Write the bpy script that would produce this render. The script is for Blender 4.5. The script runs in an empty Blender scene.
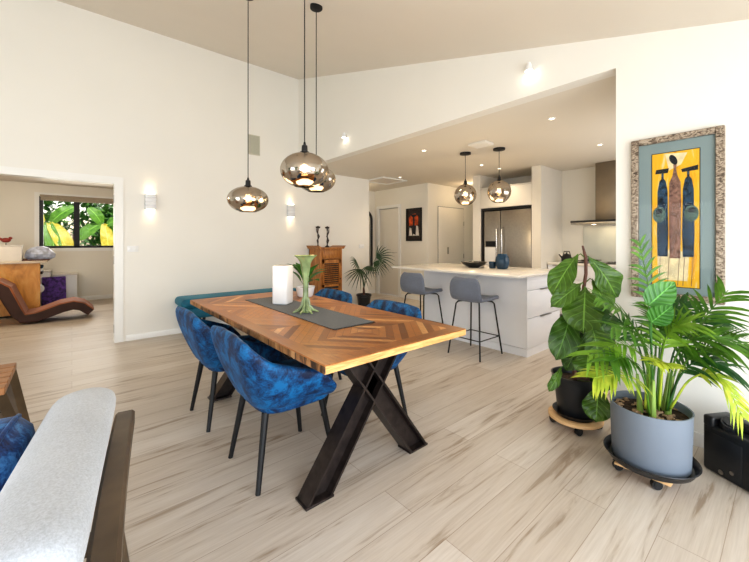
import bpy, bmesh, math, random
from mathutils import Vector, Matrix
R = math.radians
PI = math.pi
scene = bpy.context.scene
COL = scene.collection
random.seed(7)

# ------------------------------------------------------------------ node / material helpers
class NT:
    def __init__(s, name):
        s.m = bpy.data.materials.new(name); s.m.use_nodes = True
        s.t = s.m.node_tree; s.t.nodes.clear()
        s.out = s.n('ShaderNodeOutputMaterial')
    def n(s, typ, **kw):
        o = s.t.nodes.new(typ)
        for k, v in kw.items(): setattr(o, k, v)
        return o
    def l(s, a, b): s.t.links.new(a, b)
    def setin(s, node, key, v):
        if hasattr(v, 'is_linked') or isinstance(v, bpy.types.NodeSocket): s.l(v, node.inputs[key])
        else: node.inputs[key].default_value = v
    def math(s, op, a, b=0.0, c=None):
        o = s.n('ShaderNodeMath', operation=op); s.setin(o, 0, a); s.setin(o, 1, b)
        if c is not None: s.setin(o, 2, c)
        return o.outputs[0]
    def obj(s): return s.n('ShaderNodeTexCoord').outputs['Object']
    def scale(s, vec, sc):
        o = s.n('ShaderNodeVectorMath', operation='MULTIPLY'); s.l(vec, o.inputs[0]); o.inputs[1].default_value = sc
        return o.outputs[0]
    def noise(s, vec, scale, detail=3, rough=.5, dist=0):
        o = s.n('ShaderNodeTexNoise'); s.l(vec, o.inputs['Vector']); o.inputs['Scale'].default_value = scale
        o.inputs['Detail'].default_value = detail; o.inputs['Roughness'].default_value = rough; o.inputs['Distortion'].default_value = dist
        return o.outputs['Fac']
    def ramp(s, fac, stops):
        o = s.n('ShaderNodeValToRGB'); s.l(fac, o.inputs[0])
        e = o.color_ramp.elements
        while len(e) < len(stops): e.new(.5)
        for i, (p, c) in enumerate(stops): e[i].position = p; e[i].color = (*c, 1)
        return o.outputs[0]
    def mix(s, fac, a, b, mode='MIX'):
        o = s.n('ShaderNodeMix', data_type='RGBA', blend_type=mode)
        s.setin(o, 0, fac); 
        for k, v in ((6, a), (7, b)):
            if isinstance(v, bpy.types.NodeSocket): s.l(v, o.inputs[k])
            else: o.inputs[k].default_value = (*v, 1)
        return o.outputs[2]
    def bump(s, h, strength=.2, dist=.01):
        o = s.n('ShaderNodeBump'); o.inputs['Strength'].default_value = strength; o.inputs['Distance'].default_value = dist
        s.l(h, o.inputs['Height']); return o.outputs[0]
    def bsdf(s, color, rough=.5, metal=0, normal=None, **kw):
        b = s.n('ShaderNodeBsdfPrincipled')
        if isinstance(color, bpy.types.NodeSocket): s.l(color, b.inputs['Base Color'])
        else: b.inputs['Base Color'].default_value = (*color, 1)
        s.setin(b, 'Roughness', rough); b.inputs['Metallic'].default_value = metal
        if normal is not None: s.l(normal, b.inputs['Normal'])
        for k, v in kw.items():
            k = k.replace('_', ' ')
            b.inputs[k].default_value = v
        s.l(b.outputs[0], s.out.inputs[0]); return b

def simple(name, color, rough=.5, metal=0, var=.06, nscale=8, bump=0, **kw):
    t = NT(name); v = t.obj(); f = t.noise(v, nscale, 3)
    d = tuple(max(0, c * (1 - var)) for c in color); l = tuple(min(1, c * (1 + var)) for c in color)
    col = t.ramp(f, [(.3, d), (.7, l)])
    nm = t.bump(f, bump, .004) if bump else None
    t.bsdf(col, rough, metal, nm, **kw)
    return t.m

M = {}
M['wall'] = simple('wall_paint', (.815, .79, .735), .6, var=.008, nscale=2)
M['wall_warm'] = simple('wall_paint_warm', (.80, .765, .69), .6, var=.01, nscale=2)
M['ceil'] = simple('ceiling_paint', (.77, .71, .63), .7, var=.008, nscale=2)
M['ceil_k'] = simple('ceiling_paint_kitchen', (.75, .695, .605), .7, var=.008, nscale=2)
M['trim'] = simple('trim_enamel', (.84, .83, .80), .35, var=.01)
M['cab_white'] = simple('white_cabinet_lacquer', (.84, .855, .90), .28, var=.006)
M['cab_cream'] = simple('cream_cabinet_lacquer', (.80, .76, .69), .3, var=.008)
M['stone'] = simple('white_stone_benchtop', (.84, .80, .74), .12, var=.02, nscale=60)
M['steel'] = simple('brushed_steel', (.42, .385, .34), .3, 1, var=.05, nscale=30)
M['steel_dark'] = simple('dark_steel', (.30, .28, .26), .35, 1, var=.08, nscale=30)
M['chrome'] = simple('chrome', (.7, .7, .7), .15, 1, var=.02)
M['black'] = simple('black_satin', (.006, .006, .007), .5, var=.1)
M['black_metal'] = simple('black_powder_coat', (.008, .008, .009), .5, var=.1)
M['black_plastic'] = simple('black_plastic', (.014, .015, .017), .33, var=.15, nscale=20, bump=.08)
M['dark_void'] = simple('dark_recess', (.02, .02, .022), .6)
M['white_plastic'] = simple('white_plastic', (.82, .82, .82), .35, var=.01)
M['white_ceramic'] = simple('white_ceramic', (.78, .78, .79), .25, var=.01)
M['off_white'] = simple('off_white_board', (.74, .70, .64), .6, var=.03)
M['gap'] = simple('shadow_gap', (.22, .22, .23), .8)
M['soil'] = simple('potting_bark', (.05, .03, .02), .95, var=.8, nscale=45, bump=.8)
M['bark_chip'] = simple('pale_bark_chips', (.42, .29, .18), .9, var=.4, nscale=30)
M['grey_pot'] = simple('grey_blue_pot', (.20, .235, .285), .55, var=.05, nscale=4)
M['terracotta'] = simple('terracotta', (.45, .13, .06), .8)
M['dolly_wood'] = simple('pale_plywood', (.72, .47, .24), .55, var=.15, nscale=12)
M['arm_wood'] = simple('walnut_brown_wood', (.10, .068, .040), .38, var=.3, nscale=9)
M['navy'] = simple('navy_glaze', (.012, .045, .09), .25, var=.25, nscale=10)
M['dark_bowl'] = simple('black_bowl', (.02, .02, .02), .4, var=.3)
M['purple'] = simple('purple_print', (.10, .035, .24), .6, var=.8, nscale=22)
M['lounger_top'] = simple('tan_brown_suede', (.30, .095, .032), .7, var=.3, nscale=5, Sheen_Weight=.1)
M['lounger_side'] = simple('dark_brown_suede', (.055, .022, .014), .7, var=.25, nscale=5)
M['leaf_dark'] = None

def leaf_mat(name, c1, c2, trans=.25, rough=.4, veins=0):
    t = NT(name); v = t.obj(); f = t.noise(v, 14, 3, .6)
    col = t.ramp(f, [(.3, c1), (.7, c2)]); hgt = f
    if veins:
        uv = t.n('ShaderNodeSeparateXYZ'); t.l(t.n('ShaderNodeTexCoord').outputs['UV'], uv.inputs[0])
        off = t.math('ABSOLUTE', t.math('SUBTRACT', uv.outputs[0], .5))
        mid = t.math('LESS_THAN', off, .022)
        wv = t.math('PINGPONG', t.math('SUBTRACT', t.math('MULTIPLY', uv.outputs[1], veins), t.math('MULTIPLY', off, veins * .55)), .5)
        side = t.math('LESS_THAN', wv, .05)
        vein = t.math('MAXIMUM', t.math('MULTIPLY', mid, .75), t.math('MULTIPLY', side, .40))
        col = t.mix(vein, col, tuple(min(1, x * 2.2 + .03) for x in c2))
        hgt = t.math('SUBTRACT', t.math('MULTIPLY', wv, 1.6), t.math('MULTIPLY', mid, .3))
    b = t.bsdf(col, rough, 0, t.bump(hgt, .35, .008))
    tr = t.n('ShaderNodeBsdfTranslucent'); t.l(col, tr.inputs[0])
    mx = t.n('ShaderNodeMixShader'); mx.inputs[0].default_value = trans
    t.l(b.outputs[0], mx.inputs[1]); t.l(tr.outputs[0], mx.inputs[2]); t.l(mx.outputs[0], t.out.inputs[0])
    return t.m
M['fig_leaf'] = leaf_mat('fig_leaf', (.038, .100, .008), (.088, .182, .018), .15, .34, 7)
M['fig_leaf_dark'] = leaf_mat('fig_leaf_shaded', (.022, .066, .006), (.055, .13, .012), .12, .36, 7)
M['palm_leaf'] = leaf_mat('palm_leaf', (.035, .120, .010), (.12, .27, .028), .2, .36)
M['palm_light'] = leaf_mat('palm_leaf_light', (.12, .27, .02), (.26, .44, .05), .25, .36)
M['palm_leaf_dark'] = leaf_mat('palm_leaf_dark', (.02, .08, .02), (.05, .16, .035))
M['palm_yellow'] = leaf_mat('palm_leaf_yellow', (.30, .45, .04), (.62, .66, .08))
M['split_leaf'] = leaf_mat('split_leaf', (.035, .15, .02), (.08, .25, .04), .2, .35, 6)
M['stem_green'] = simple('green_stem', (.24, .36, .08), .5, var=.3)
M['stem_brown'] = simple('brown_stem', (.12, .05, .035), .7, var=.4, nscale=30)
M['fan_leaf'] = leaf_mat('fan_leaf', (.010, .034, .013), (.030, .078, .03), .12)
M['table_leaf'] = leaf_mat('house_plant_leaf', (.03, .11, .02), (.08, .24, .04))
M['banana'] = leaf_mat('banana_leaf', (.07, .22, .02), (.20, .42, .05), .3, .4, 16)
M['banana_yellow'] = leaf_mat('banana_leaf_yellow', (.55, .44, .02), (.85, .72, .10), .3, .4, 14)
M['hedge'] = leaf_mat('garden_foliage', (.02, .10, .02), (.16, .36, .06), .2)
M['green_glass'] = simple('green_glazed_vase', (.27, .34, .16), .2, var=.5, nscale=9, Transmission_Weight=.15)

def velvet(name, stops, scale=9, sheen=.5, tint=(.2, .45, .9, 1)):
    t = NT(name); v = t.obj()
    f1 = t.noise(v, scale, 5, .65, .6); f2 = t.noise(v, scale * 9, 2)
    f = t.math('ADD', t.math('MULTIPLY', f1, .8), t.math('MULTIPLY', f2, .2))
    col = t.ramp(f, stops)
    t.bsdf(col, .62, 0, t.bump(f2, .15, .003), Sheen_Weight=sheen, Sheen_Roughness=.35, Sheen_Tint=tint)
    return t.m
M['velvet'] = velvet('blue_crushed_velvet', [(.40, (.001, .009, .042)), (.48, (.001, .046, .145)), (.60, (.001, .130, .33))], 13, .14)
M['velvet_cushion'] = velvet('blue_cushion_velvet', [(.40, (.001, .008, .05)), (.5, (.004, .045, .18)), (.60, (.05, .20, .46))], 16, .3)
M['teal'] = velvet('teal_velvet', [(.35, (.001, .075, .135)), (.65, (.002, .14, .225))], 5, .25, (.3, .8, .9, 1))

def fabric(name, c, sc=220):
    t = NT(name); v = t.obj(); f = t.noise(v, sc, 2, .6); g = t.noise(v, 6, 2)
    ff = t.math('ADD', t.math('MULTIPLY', f, .7), t.math('MULTIPLY', g, .3))
    col = t.ramp(ff, [(.35, tuple(x * .82 for x in c)), (.65, tuple(min(1, x * 1.12) for x in c))])
    t.bsdf(col, .9, 0, t.bump(f, .35, .003), Sheen_Weight=.2)
    return t.m
M['grey_fabric'] = fabric('pale_grey_weave', (.47, .50, .545))
M['stool_fabric'] = fabric('slate_grey_felt', (.165, .185, .235), 120)
M['runner'] = fabric('charcoal_woven_runner', (.022, .023, .022), 160)
M['blind'] = fabric('taupe_blind', (.40, .34, .26), 90)

# floor: wide pale oak boards running along X
def floor_mat():
    t = NT('oak_plank_floor')
    p = t.n('ShaderNodeNewGeometry').outputs['Position']
    b = t.n('ShaderNodeTexBrick'); t.l(p, b.inputs['Vector'])
    b.offset = .37; b.inputs['Scale'].default_value = 1
    b.inputs['Brick Width'].default_value = 1.9; b.inputs['Row Height'].default_value = .19
    b.inputs['Mortar Size'].default_value = .0016; b.inputs['Mortar Smooth'].default_value = .1; b.inputs['Bias'].default_value = -.1
    b.inputs['Color1'].default_value = (.60, .53, .455, 1); b.inputs['Color2'].default_value = (.70, .645, .58, 1)
    b.inputs['Mortar'].default_value = (.42, .34, .27, 1)
    # grain, stretched along X and offset per row
    row = t.math('FLOOR', t.math('DIVIDE', t.n('ShaderNodeSeparateXYZ').outputs[1], .19))
    sx = t.t.nodes[-1]
    for nd in t.t.nodes:
        if nd.bl_idname == 'ShaderNodeSeparateXYZ': t.l(p, nd.inputs[0]); sep = nd
    cmb = t.n('ShaderNodeCombineXYZ')
    t.l(t.math('MULTIPLY', sep.outputs[0], .9), cmb.inputs[0]); t.l(t.math('MULTIPLY', sep.outputs[1], 10), cmb.inputs[1])
    t.l(t.math('MULTIPLY', row, 3.7), cmb.inputs[2])
    g = t.noise(cmb.outputs[0], 1.6, 6, .6, .7)
    g2 = t.noise(t.scale(cmb.outputs[0], (2.0, 6, 1)), 2.2, 3, .6, .3)
    streak = t.ramp(g, [(.33, (.60, .53, .46)), (.43, (.92, .90, .88)), (.62, (1.0, 1.0, 1.0)), (.78, (.90, .87, .84))])
    fine = t.ramp(g2, [(.3, (.86, .84, .82)), (.6, (1, 1, 1))])
    c = t.mix(1.0, b.outputs['Color'], streak, 'MULTIPLY'); c = t.mix(.7, c, fine, 'MULTIPLY')
    t.bsdf(c, t.math('ADD', t.math('MULTIPLY', g, .2), .30), 0, t.bump(g2, .05, .002), Specular_IOR_Level=.4)
    return t.m
M['floor'] = floor_mat()

# table top: chevron parquet of reclaimed wood with a border board; object coords, table centre at 0,0
def table_mat(hx, hy):
    t = NT('reclaimed_parquet'); v = t.obj()
    sep = t.n('ShaderNodeSeparateXYZ'); t.l(v, sep.inputs[0]); x, y = sep.outputs[0], sep.outputs[1]
    P = .36
    cell = t.math('FLOOR', t.math('DIVIDE', y, P))
    yy = t.math('PINGPONG', y, P)
    u = t.math('ADD', t.math('ABSOLUTE', x), t.math('MULTIPLY', yy, .85))
    idx = t.math('FLOOR', t.math('DIVIDE', u, .050))
    sgn = t.math('SIGN', x)
    cmb = t.n('ShaderNodeCombineXYZ'); t.l(idx, cmb.inputs[0]); t.l(cell, cmb.inputs[1]); t.l(sgn, cmb.inputs[2])
    wn = t.n('ShaderNodeTexWhiteNoise', noise_dimensions='3D'); t.l(cmb.outputs[0], wn.inputs['Vector'])
    ax = t.math('ABSOLUTE', x); ay = t.math('ABSOLUTE', y)
    border = t.math('MAXIMUM', t.math('GREATER_THAN', ax, hx - .075), t.math('GREATER_THAN', ay, hy - .075))
    wood = t.ramp(wn.outputs['Value'], [(0, (.16, .055, .015)), (.3, (.31, .115, .030)), (.55, (.43, .18, .050)), (.8, (.36, .145, .040)), (1, (.66, .36, .14))])
    # border boards in short lengths
    bi = t.math('FLOOR', t.math('DIVIDE', t.math('ADD', x, y), .33))
    wn2 = t.n('ShaderNodeTexWhiteNoise', noise_dimensions='1D'); t.l(bi, wn2.inputs['W'])
    bw = t.ramp(wn2.outputs['Value'], [(0, (.28, .105, .030)), (1, (.45, .19, .06))])
    c = t.mix(border, wood, bw)
    gr = t.noise(t.scale(v, (30, 6, 6)), 2.0, 5, .65, .8)
    c = t.mix(.75, c, t.ramp(gr, [(.3, (.55, .48, .42)), (.55, (1, 1, 1)), (.75, (1.15, 1.1, 1.05))]), 'MULTIPLY')
    edge = t.math('FRACT', t.math('DIVIDE', u, .050))
    line = t.math('MULTIPLY', t.math('LESS_THAN', edge, .07), t.math('SUBTRACT', 1.0, border))
    c = t.mix(t.math('MULTIPLY', line, .6), c, (.09, .035, .012))
    t.bsdf(c, t.math('ADD', t.math('MULTIPLY', gr, .25), .22), 0, t.bump(gr, .12, .004), Specular_IOR_Level=.35)
    return t.m

def wood_mat(name, stops, sc=(2, 2, 14), rough=.4, nscale=2.2):
    t = NT(name); v = t.obj(); g = t.noise(t.scale(v, sc), nscale, 5, .6, 1.0)
    t.bsdf(t.ramp(g, stops), rough, 0, t.bump(g, .1, .003)); return t.m
M['table_edge'] = wood_mat('reclaimed_wood_edge', [(.3, (.42, .20, .06)), (.5, (.66, .37, .13)), (.7, (.80, .50, .22))], (3, 3, 30))
M['table_side'] = wood_mat('reclaimed_wood_blocks', [(.38, (.05, .025, .012)), (.48, (.30, .14, .05)), (.62, (.48, .27, .12))], (6, 9, 4), .5, 1.6)
M['sheesham'] = wood_mat('honey_hardwood', [(.3, (.19, .065, .014)), (.5, (.38, .15, .034)), (.7, (.52, .235, .06))], (14, 14, 2.5))
M['plywood'] = wood_mat('orange_plywood', [(.3, (.42, .17, .025)), (.5, (.60, .27, .045)), (.7, (.68, .36, .09))], (3, 3, 1.2), .45, 2.5)
M['coffee'] = wood_mat('coffee_table_wood', [(.3, (.24, .10, .035)), (.6, (.42, .20, .08))], (3, 12, 3))
M['iron'] = simple('brown_black_iron', (.040, .030, .027), .36, .55, var=.3, nscale=25, bump=.1)
M['birch_frame'] = None
def frame_mat():
    t = NT('mottled_bark_frame'); v = t.obj(); g = t.noise(t.scale(v, (30, 30, 60)), 1.2, 5, .75, 1.5)
    t.bsdf(t.ramp(g, [(.38, (.035, .022, .012)), (.48, (.20, .145, .10)), (.57, (.52, .44, .35)), (.68, (.26, .18, .11))]), .35, .1, t.bump(g, .2, .003))
    return t.m
M['birch_frame'] = frame_mat()
M['mat_board'] = simple('blue_grey_mat', (.25, .32, .325), .8, var=.03)
M['art_yellow'] = None
def art_bg():
    t = NT('painted_yellow_ground'); v = t.obj(); g = t.noise(t.scale(v, (1, 14, 2.2)), 1.6, 4, .6, .8)
    t.bsdf(t.ramp(g, [(.32, (.60, .27, .008)), (.45, (.85, .46, .02)), (.60, (.86, .52, .04)), (.72, (.82, .70, .40))]), .8); return t.m
M['art_yellow'] = art_bg()
M['art_navy'] = simple('painted_navy', (.02, .05, .09), .8, var=.9, nscale=40)
M['art_brown'] = simple('painted_mauve_brown', (.23, .13, .10), .8, var=.6, nscale=45)
M['art_black'] = simple('painted_black', (.015, .02, .025), .8)
M['art_cream'] = simple('painted_cream', (.80, .68, .42), .8, var=.2, nscale=20)
M['art_green'] = simple('painted_grey_green', (.09, .15, .13), .8, var=.9, nscale=60)
M['art_red'] = simple('painted_orange_red', (.50, .075, .012), .7, var=.6, nscale=14)
M['art_dark'] = simple('painted_dark_ground', (.03, .02, .018), .7, var=.6, nscale=14)
M['art_white'] = simple('painted_white', (.65, .6, .55), .7, var=.2)

def glass_pane(name, refl=.12, tint=(1, 1, 1)):
    t = NT(name); tr = t.n('ShaderNodeBsdfTransparent'); tr.inputs[0].default_value = (*tint, 1)
    gl = t.n('ShaderNodeBsdfGlossy'); gl.inputs['Roughness'].default_value = .02
    lw = t.n('ShaderNodeLayerWeight'); lw.inputs[0].default_value = refl * 2.2
    mx = t.n('ShaderNodeMixShader'); t.l(lw.outputs['Fresnel'], mx.inputs[0])
    t.l(tr.outputs[0], mx.inputs[1]); t.l(gl.outputs[0], mx.inputs[2]); t.l(mx.outputs[0], t.out.inputs[0]); return t.m
M['glass'] = glass_pane('clear_glass', .06)
M['mirror'] = simple('mirror_glass', (.75, .75, .74), .03, 1, var=0)
def smoked(name, tint, trans):
    t = NT(name); gl = t.n('ShaderNodeBsdfGlossy'); gl.inputs[0].default_value = (*tint, 1); gl.inputs['Roughness'].default_value = .05
    tr = t.n('ShaderNodeBsdfTransparent'); tr.inputs[0].default_value = (.95, .78, .6, 1)
    mx = t.n('ShaderNodeMixShader'); mx.inputs[0].default_value = trans
    v = t.obj(); f = t.noise(t.scale(v, (1, 1, 3.5)), 9, 2, .5, .6); t.l(t.bump(f, .22, .02), gl.inputs['Normal'])
    t.l(gl.outputs[0], mx.inputs[1]); t.l(tr.outputs[0], mx.inputs[2]); t.l(mx.outputs[0], t.out.inputs[0]); return t.m
M['smoked'] = smoked('smoked_mirror_glass', (.56, .51, .45), .07)
def emit(name, c, s):
    t = NT(name); e = t.n('ShaderNodeEmission'); e.inputs[0].default_value = (*c, 1); e.inputs[1].default_value = s
    t.l(e.outputs[0], t.out.inputs[0]); return t.m
M['bulb'] = emit('warm_bulb', (1, .72, .38), 45)
M['lens'] = emit('warm_downlight_lens', (1, .86, .62), 9)
M['lens_cool'] = emit('bright_spot_lens', (1, .94, .82), 6)

# ------------------------------------------------------------------ mesh helpers
class MB:
    def __init__(s): s.bm = bmesh.new()
    def _add(s, bm2):
        me = bpy.data.meshes.new('tmp'); bm2.to_mesh(me); bm2.free(); s.bm.from_mesh(me); bpy.data.meshes.remove(me); return s
    def box(s, a, b, bevel=0, seg=2, rot=None, mat=0):
        bm = bmesh.new(); bmesh.ops.create_cube(bm, size=1)
        c = [(a[i] + b[i]) / 2 for i in range(3)]; d = [abs(b[i] - a[i]) for i in range(3)]
        bmesh.ops.scale(bm, vec=d, verts=bm.verts)
        if bevel: bmesh.ops.bevel(bm, geom=list(bm.edges), offset=min(bevel, min(d) * .49), segments=seg, profile=.5, affect='EDGES')
        mt = Matrix.Translation(c)
        if rot is not None: mt = mt @ rot
        bmesh.ops.transform(bm, matrix=mt, verts=bm.verts)
        for f in bm.faces: f.material_index = mat
        return s._add(bm)
    def tube(s, pts, r, seg=8, cap=True):
        bm = s.bm; n = len(pts); rr = r if isinstance(r, (list, tuple)) else [r] * n
        P = [Vector(p) for p in pts]; rings = []; up = None
        for i in range(n):
            t = (P[min(i + 1, n - 1)] - P[max(i - 1, 0)]).normalized()
            if up is None: up = Vector((0, 0, 1)) if abs(t.z) < .9 else Vector((1, 0, 0))
            x = t.cross(up)
            if x.length < 1e-5: x = t.orthogonal()
            x.normalize(); y = x.cross(t).normalized(); up = y if abs(t.z) < 1.1 else up
            rings.append([bm.verts.new(P[i] + (x * math.cos(2 * PI * k / seg) + y * math.sin(2 * PI * k / seg)) * rr[i]) for k in range(seg)])
        for a, b in zip(rings, rings[1:]):
            for k in range(seg): bm.faces.new((a[k], a[(k + 1) % seg], b[(k + 1) % seg], b[k]))
        if cap: bm.faces.new(rings[0][::-1]); bm.faces.new(rings[-1])
        return s
    def lathe(s, prof, loc=(0, 0, 0), seg=32, lobe=None):
        bm = s.bm; rings = []
        for (r, z) in prof:
            if r < 1e-5: rings.append([bm.verts.new((loc[0], loc[1], loc[2] + z))])
            else:
                ring = []
                for k in range(seg):
                    a = 2 * PI * k / seg; q = r * (lobe(a, z) if lobe else 1)
                    ring.append(bm.verts.new((loc[0] + q * math.cos(a), loc[1] + q * math.sin(a), loc[2] + z)))
                rings.append(ring)
        for a, b in zip(rings, rings[1:]):
            for k in range(seg):
                k2 = (k + 1) % seg
                if len(a) == 1 and len(b) == 1: continue
                if len(a) == 1: bm.faces.new((a[0], b[k2], b[k]))
                elif len(b) == 1: bm.faces.new((a[k], a[k2], b[0]))
                else: bm.faces.new((a[k], a[k2], b[k2], b[k]))
        return s
    def grid(s, rows, closed=False, uv=False):
        bm = s.bm; vs = [[bm.verts.new(p) for p in r] for r in rows]
        if uv:
            lay = bm.loops.layers.uv.verify(); n = len(rows)
            for i in range(n - 1):
                m = len(rows[i])
                for k in range(m - 1):
                    f = bm.faces.new((vs[i][k], vs[i][k + 1], vs[i + 1][k + 1], vs[i + 1][k]))
                    for lp, (x, y) in zip(f.loops, ((k, i), (k + 1, i), (k + 1, i + 1), (k, i + 1))): lp[lay].uv = (x / (m - 1), y / (n - 1))
            return vs
        for a, b in zip(vs, vs[1:]):
            m = len(a)
            for k in range(m if closed else m - 1): bm.faces.new((a[k], a[(k + 1) % m], b[(k + 1) % m], b[k]))
        return vs
    def poly(s, pts, depth_vec=None):
        bm = s.bm; a = [bm.verts.new(p) for p in pts]; bm.faces.new(a)
        if depth_vec is not None:
            d = Vector(depth_vec); b = [bm.verts.new(Vector(p) + d) for p in pts]; bm.faces.new(b[::-1])
            n = len(a)
            for i in range(n): bm.faces.new((a[i], b[i], b[(i + 1) % n], a[(i + 1) % n]))
        return s
    def sphere(s, c, r, seg=16, rings=10, sc=(1, 1, 1)):
        bm = bmesh.new(); bmesh.ops.create_uvsphere(bm, u_segments=seg, v_segments=rings, radius=r)
        bmesh.ops.scale(bm, vec=sc, verts=bm.verts); bmesh.ops.translate(bm, vec=c, verts=bm.verts); return s._add(bm)
    def build(s, name, mat, parent=None, smooth=40, loc=None, sub=0, solid=0):
        bm = s.bm
        bmesh.ops.recalc_face_normals(bm, faces=bm.faces)
        me = bpy.data.meshes.new(name); bm.to_mesh(me); bm.free()
        o = bpy.data.objects.new(name, me); COL.objects.link(o)
        for m_ in (mat if isinstance(mat, (list, tuple)) else [mat]): me.materials.append(m_)
        if smooth:
            me.polygons.foreach_set('use_smooth', [True] * len(me.polygons))
            if smooth < 180: me.set_sharp_from_angle(angle=R(smooth))
        if solid:
            md = o.modifiers.new('thickness', 'SOLIDIFY'); md.thickness = solid; md.offset = 0
        if sub:
            md = o.modifiers.new('sub', 'SUBSURF'); md.levels = sub; md.render_levels = sub
        if parent is not None: o.parent = parent
        if loc is not None: o.location = loc
        return o
def part(name, mb, mat, parent, **kw): return mb.build(name, mat, parent, **kw)
def box(a, b, bevel=0, seg=2): return MB().box(a, b, bevel, seg)
def thing(name, label, cat, loc=(0, 0, 0), rz=0, group=None):
    o = bpy.data.objects.new(name, None); COL.objects.link(o); o.empty_display_size = .1
    o.location = loc; o.rotation_euler = (0, 0, rz); o['label'] = label; o['category'] = cat
    if group: o['group'] = group
    return o
def tag(o, label, cat, group=None, loc=None):
    o['label'] = label; o['category'] = cat
    if group: o['group'] = group
    if loc is not None: o.location = loc
    return o
def struct(name, mb, mat, parent=None, **kw):
    o = mb.build(name, mat, parent, **kw)
    if parent is None: o['kind'] = 'structure'
    return o
def dup(root, loc, rz, label, group=None):
    def cp(o, par):
        c = o.copy(); COL.objects.link(c)
        if par is not None: c.parent = par
        for ch in list(o.children): cp(ch, c)
        return c
    r = cp(root, None); r.location = loc; r.rotation_euler = (0, 0, rz); r['label'] = label
    if group: r['group'] = group
    return r

# ------------------------------------------------------------------ the setting
XR, YL, ZK = 2.925, 5.437, 2.475          # right wall plane, left wall plane, kitchen ceiling
def zc(y): return 2.463 + .282 * y         # sloped living-room ceiling
YB = -1.3
struct('floor', box((-4.2, YB, -.06), (7.9, 10.0, 0)), M['floor'], smooth=0)

def xz_wall(xa, xb, y0, y1, z0, z1): return box((xa, y0, z0), (xb, y1, z1))
w = MB()
w.box((-4.2, YL, 0), (-1.55, YL + .11, 4.1)); w.box((-1.55, YL, 1.99), (.42, YL + .11, 4.1)); w.box((.42, YL, 0), (XR + .06, YL + .11, 4.1)); w.box((XR + .06, YL, 0), (4.47, YL + .11, ZK + .02))
struct('wall_left', w, M['wall'], smooth=0)
w = MB(); D = (.13, 0, 0)
w.poly([(XR, YB, 0), (XR, .817, 0), (XR, .817, ZK), (XR, YL, ZK), (XR, YL, zc(YL) + .05), (XR, YB, zc(YB) + .05)], D)
struct('wall_right', w, M['wall'], smooth=0)
w = MB(); w.poly([(-4.2, YB - .2, zc(YB - .2)), (-4.2, YL, zc(YL)), (XR, YL, zc(YL)), (XR, YB - .2, zc(YB - .2))], (0, 0, .1))
struct('ceiling', w, M['ceil'], smooth=0)
struct('ceiling.001', box((XR + .13, -.2, ZK), (7.9, 10, ZK + .1)), M['ceil_k'], smooth=0)
struct('ceiling.002', box((-4.2, YL + .11, 2.42), (1.75, 10.0, 2.5)), M['ceil'], smooth=0)
# kitchen and hall walls
struct('wall_kitchen_side', box((XR + .13, .35, 0), (6.6, .45, ZK)), M['wall_warm'], smooth=0)
struct('wall_kitchen_back', box((6.5, .45, 0), (6.62, 2.63, ZK)), M['wall_warm'], smooth=0)
struct('wall_pantry', box((5.65, 4.95, 0), (7.8, 5.06, ZK)), M['wall_warm'], smooth=0)
struct('wall_pantry_end', box((7.7, 2.4, 0), (7.8, 4.95, ZK)), M['wall_warm'], smooth=0)
w = MB(); w.box((5.65, 5.06, 0), (5.75, 5.80, ZK)); w.box((5.65, 5.80, 2.03), (5.75, 6.50, ZK)); w.box((5.65, 6.50, 0), (5.75, 6.75, ZK))
struct('wall_hall', w, M['wall_warm'], smooth=0)
struct('wall_hall_end', box((3.1, 6.65, 0), (5.65, 6.75, ZK)), M['wall_warm'], smooth=0)
struct('wall_hall_side', box((3.0, YL + .11, 0), (3.1, 6.75, ZK)), M['wall_warm'], smooth=0)
# bedroom beyond the doorway
w = MB(); wx0, wx1, wz0, wz1 = -.50, .80, 1.12, 2.17
w.box((-4.2, 9.8, 0), (wx0, 9.92, 2.45)); w.box((wx1, 9.8, 0), (1.75, 9.92, 2.45)); w.box((wx0, 9.8, 0), (wx1, 9.92, wz0)); w.box((wx0, 9.8, wz1), (wx1, 9.92, 2.45))
struct('wall_far', w, M['wall_warm'], smooth=0)
struct('wall_far_side', box((1.65, YL + .11, 0), (1.75, 9.8, 2.45)), M['wall_warm'], smooth=0)
# back wall behind the camera with a wide slider, side wall with a picture window
w = MB(); w.box((-4.2, YB - .12, 0), (-3.6, YB, 2.3)); w.box((2.5, YB - .12, 0), (XR + .13, YB, 2.3)); w.box((-3.6, YB - .12, 2.02), (2.5, YB, 2.3))
struct('wall_back', w, M['wall'], smooth=0)
w = MB(); w.poly([(-4.2, YB, 0), (-4.2, -.6, 0), (-4.2, -.6, 2.15), (-4.2, 4.2, 2.15), (-4.2, 4.2, 0), (-4.2, 10, 0), (-4.2, 10, 2.5), (-4.2, YL + .1, 2.5), (-4.2, YL, zc(YL)), (-4.2, YB, zc(YB))], (-.12, 0, 0))
struct('wall_west', w, M['wall'], smooth=0)
def slider(name, a, b, axis):
    o = MB(); t = .03
    L = b[0] - a[0] if axis == 'x' else b[1] - a[1]
    for k in range(5):
        q = k / 4 * L
        if axis == 'x': o.box((a[0] + q - t, a[1] - t, 0), (a[0] + q + t, a[1] + t, b[2]))
        else: o.box((a[0] - t, a[1] + q - t, 0), (a[0] + t, a[1] + q + t, b[2]))
    for z in (0.02, b[2] - .03):
        if axis == 'x': o.box((a[0], a[1] - t, z - .03), (b[0], a[1] + t, z + .03))
        else: o.box((a[0] - t, a[1], z - .03), (a[0] + t, b[1], z + .03))
    struct(name, o, M['black_metal'], smooth=0)
slider('window_2', (-3.6, YB - .06, 0), (2.5, YB - .06, 2.02), 'x')
slider('window_3', (-4.26, -.6, 0), (-4.26, 4.2, 2.15), 'y')
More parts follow.
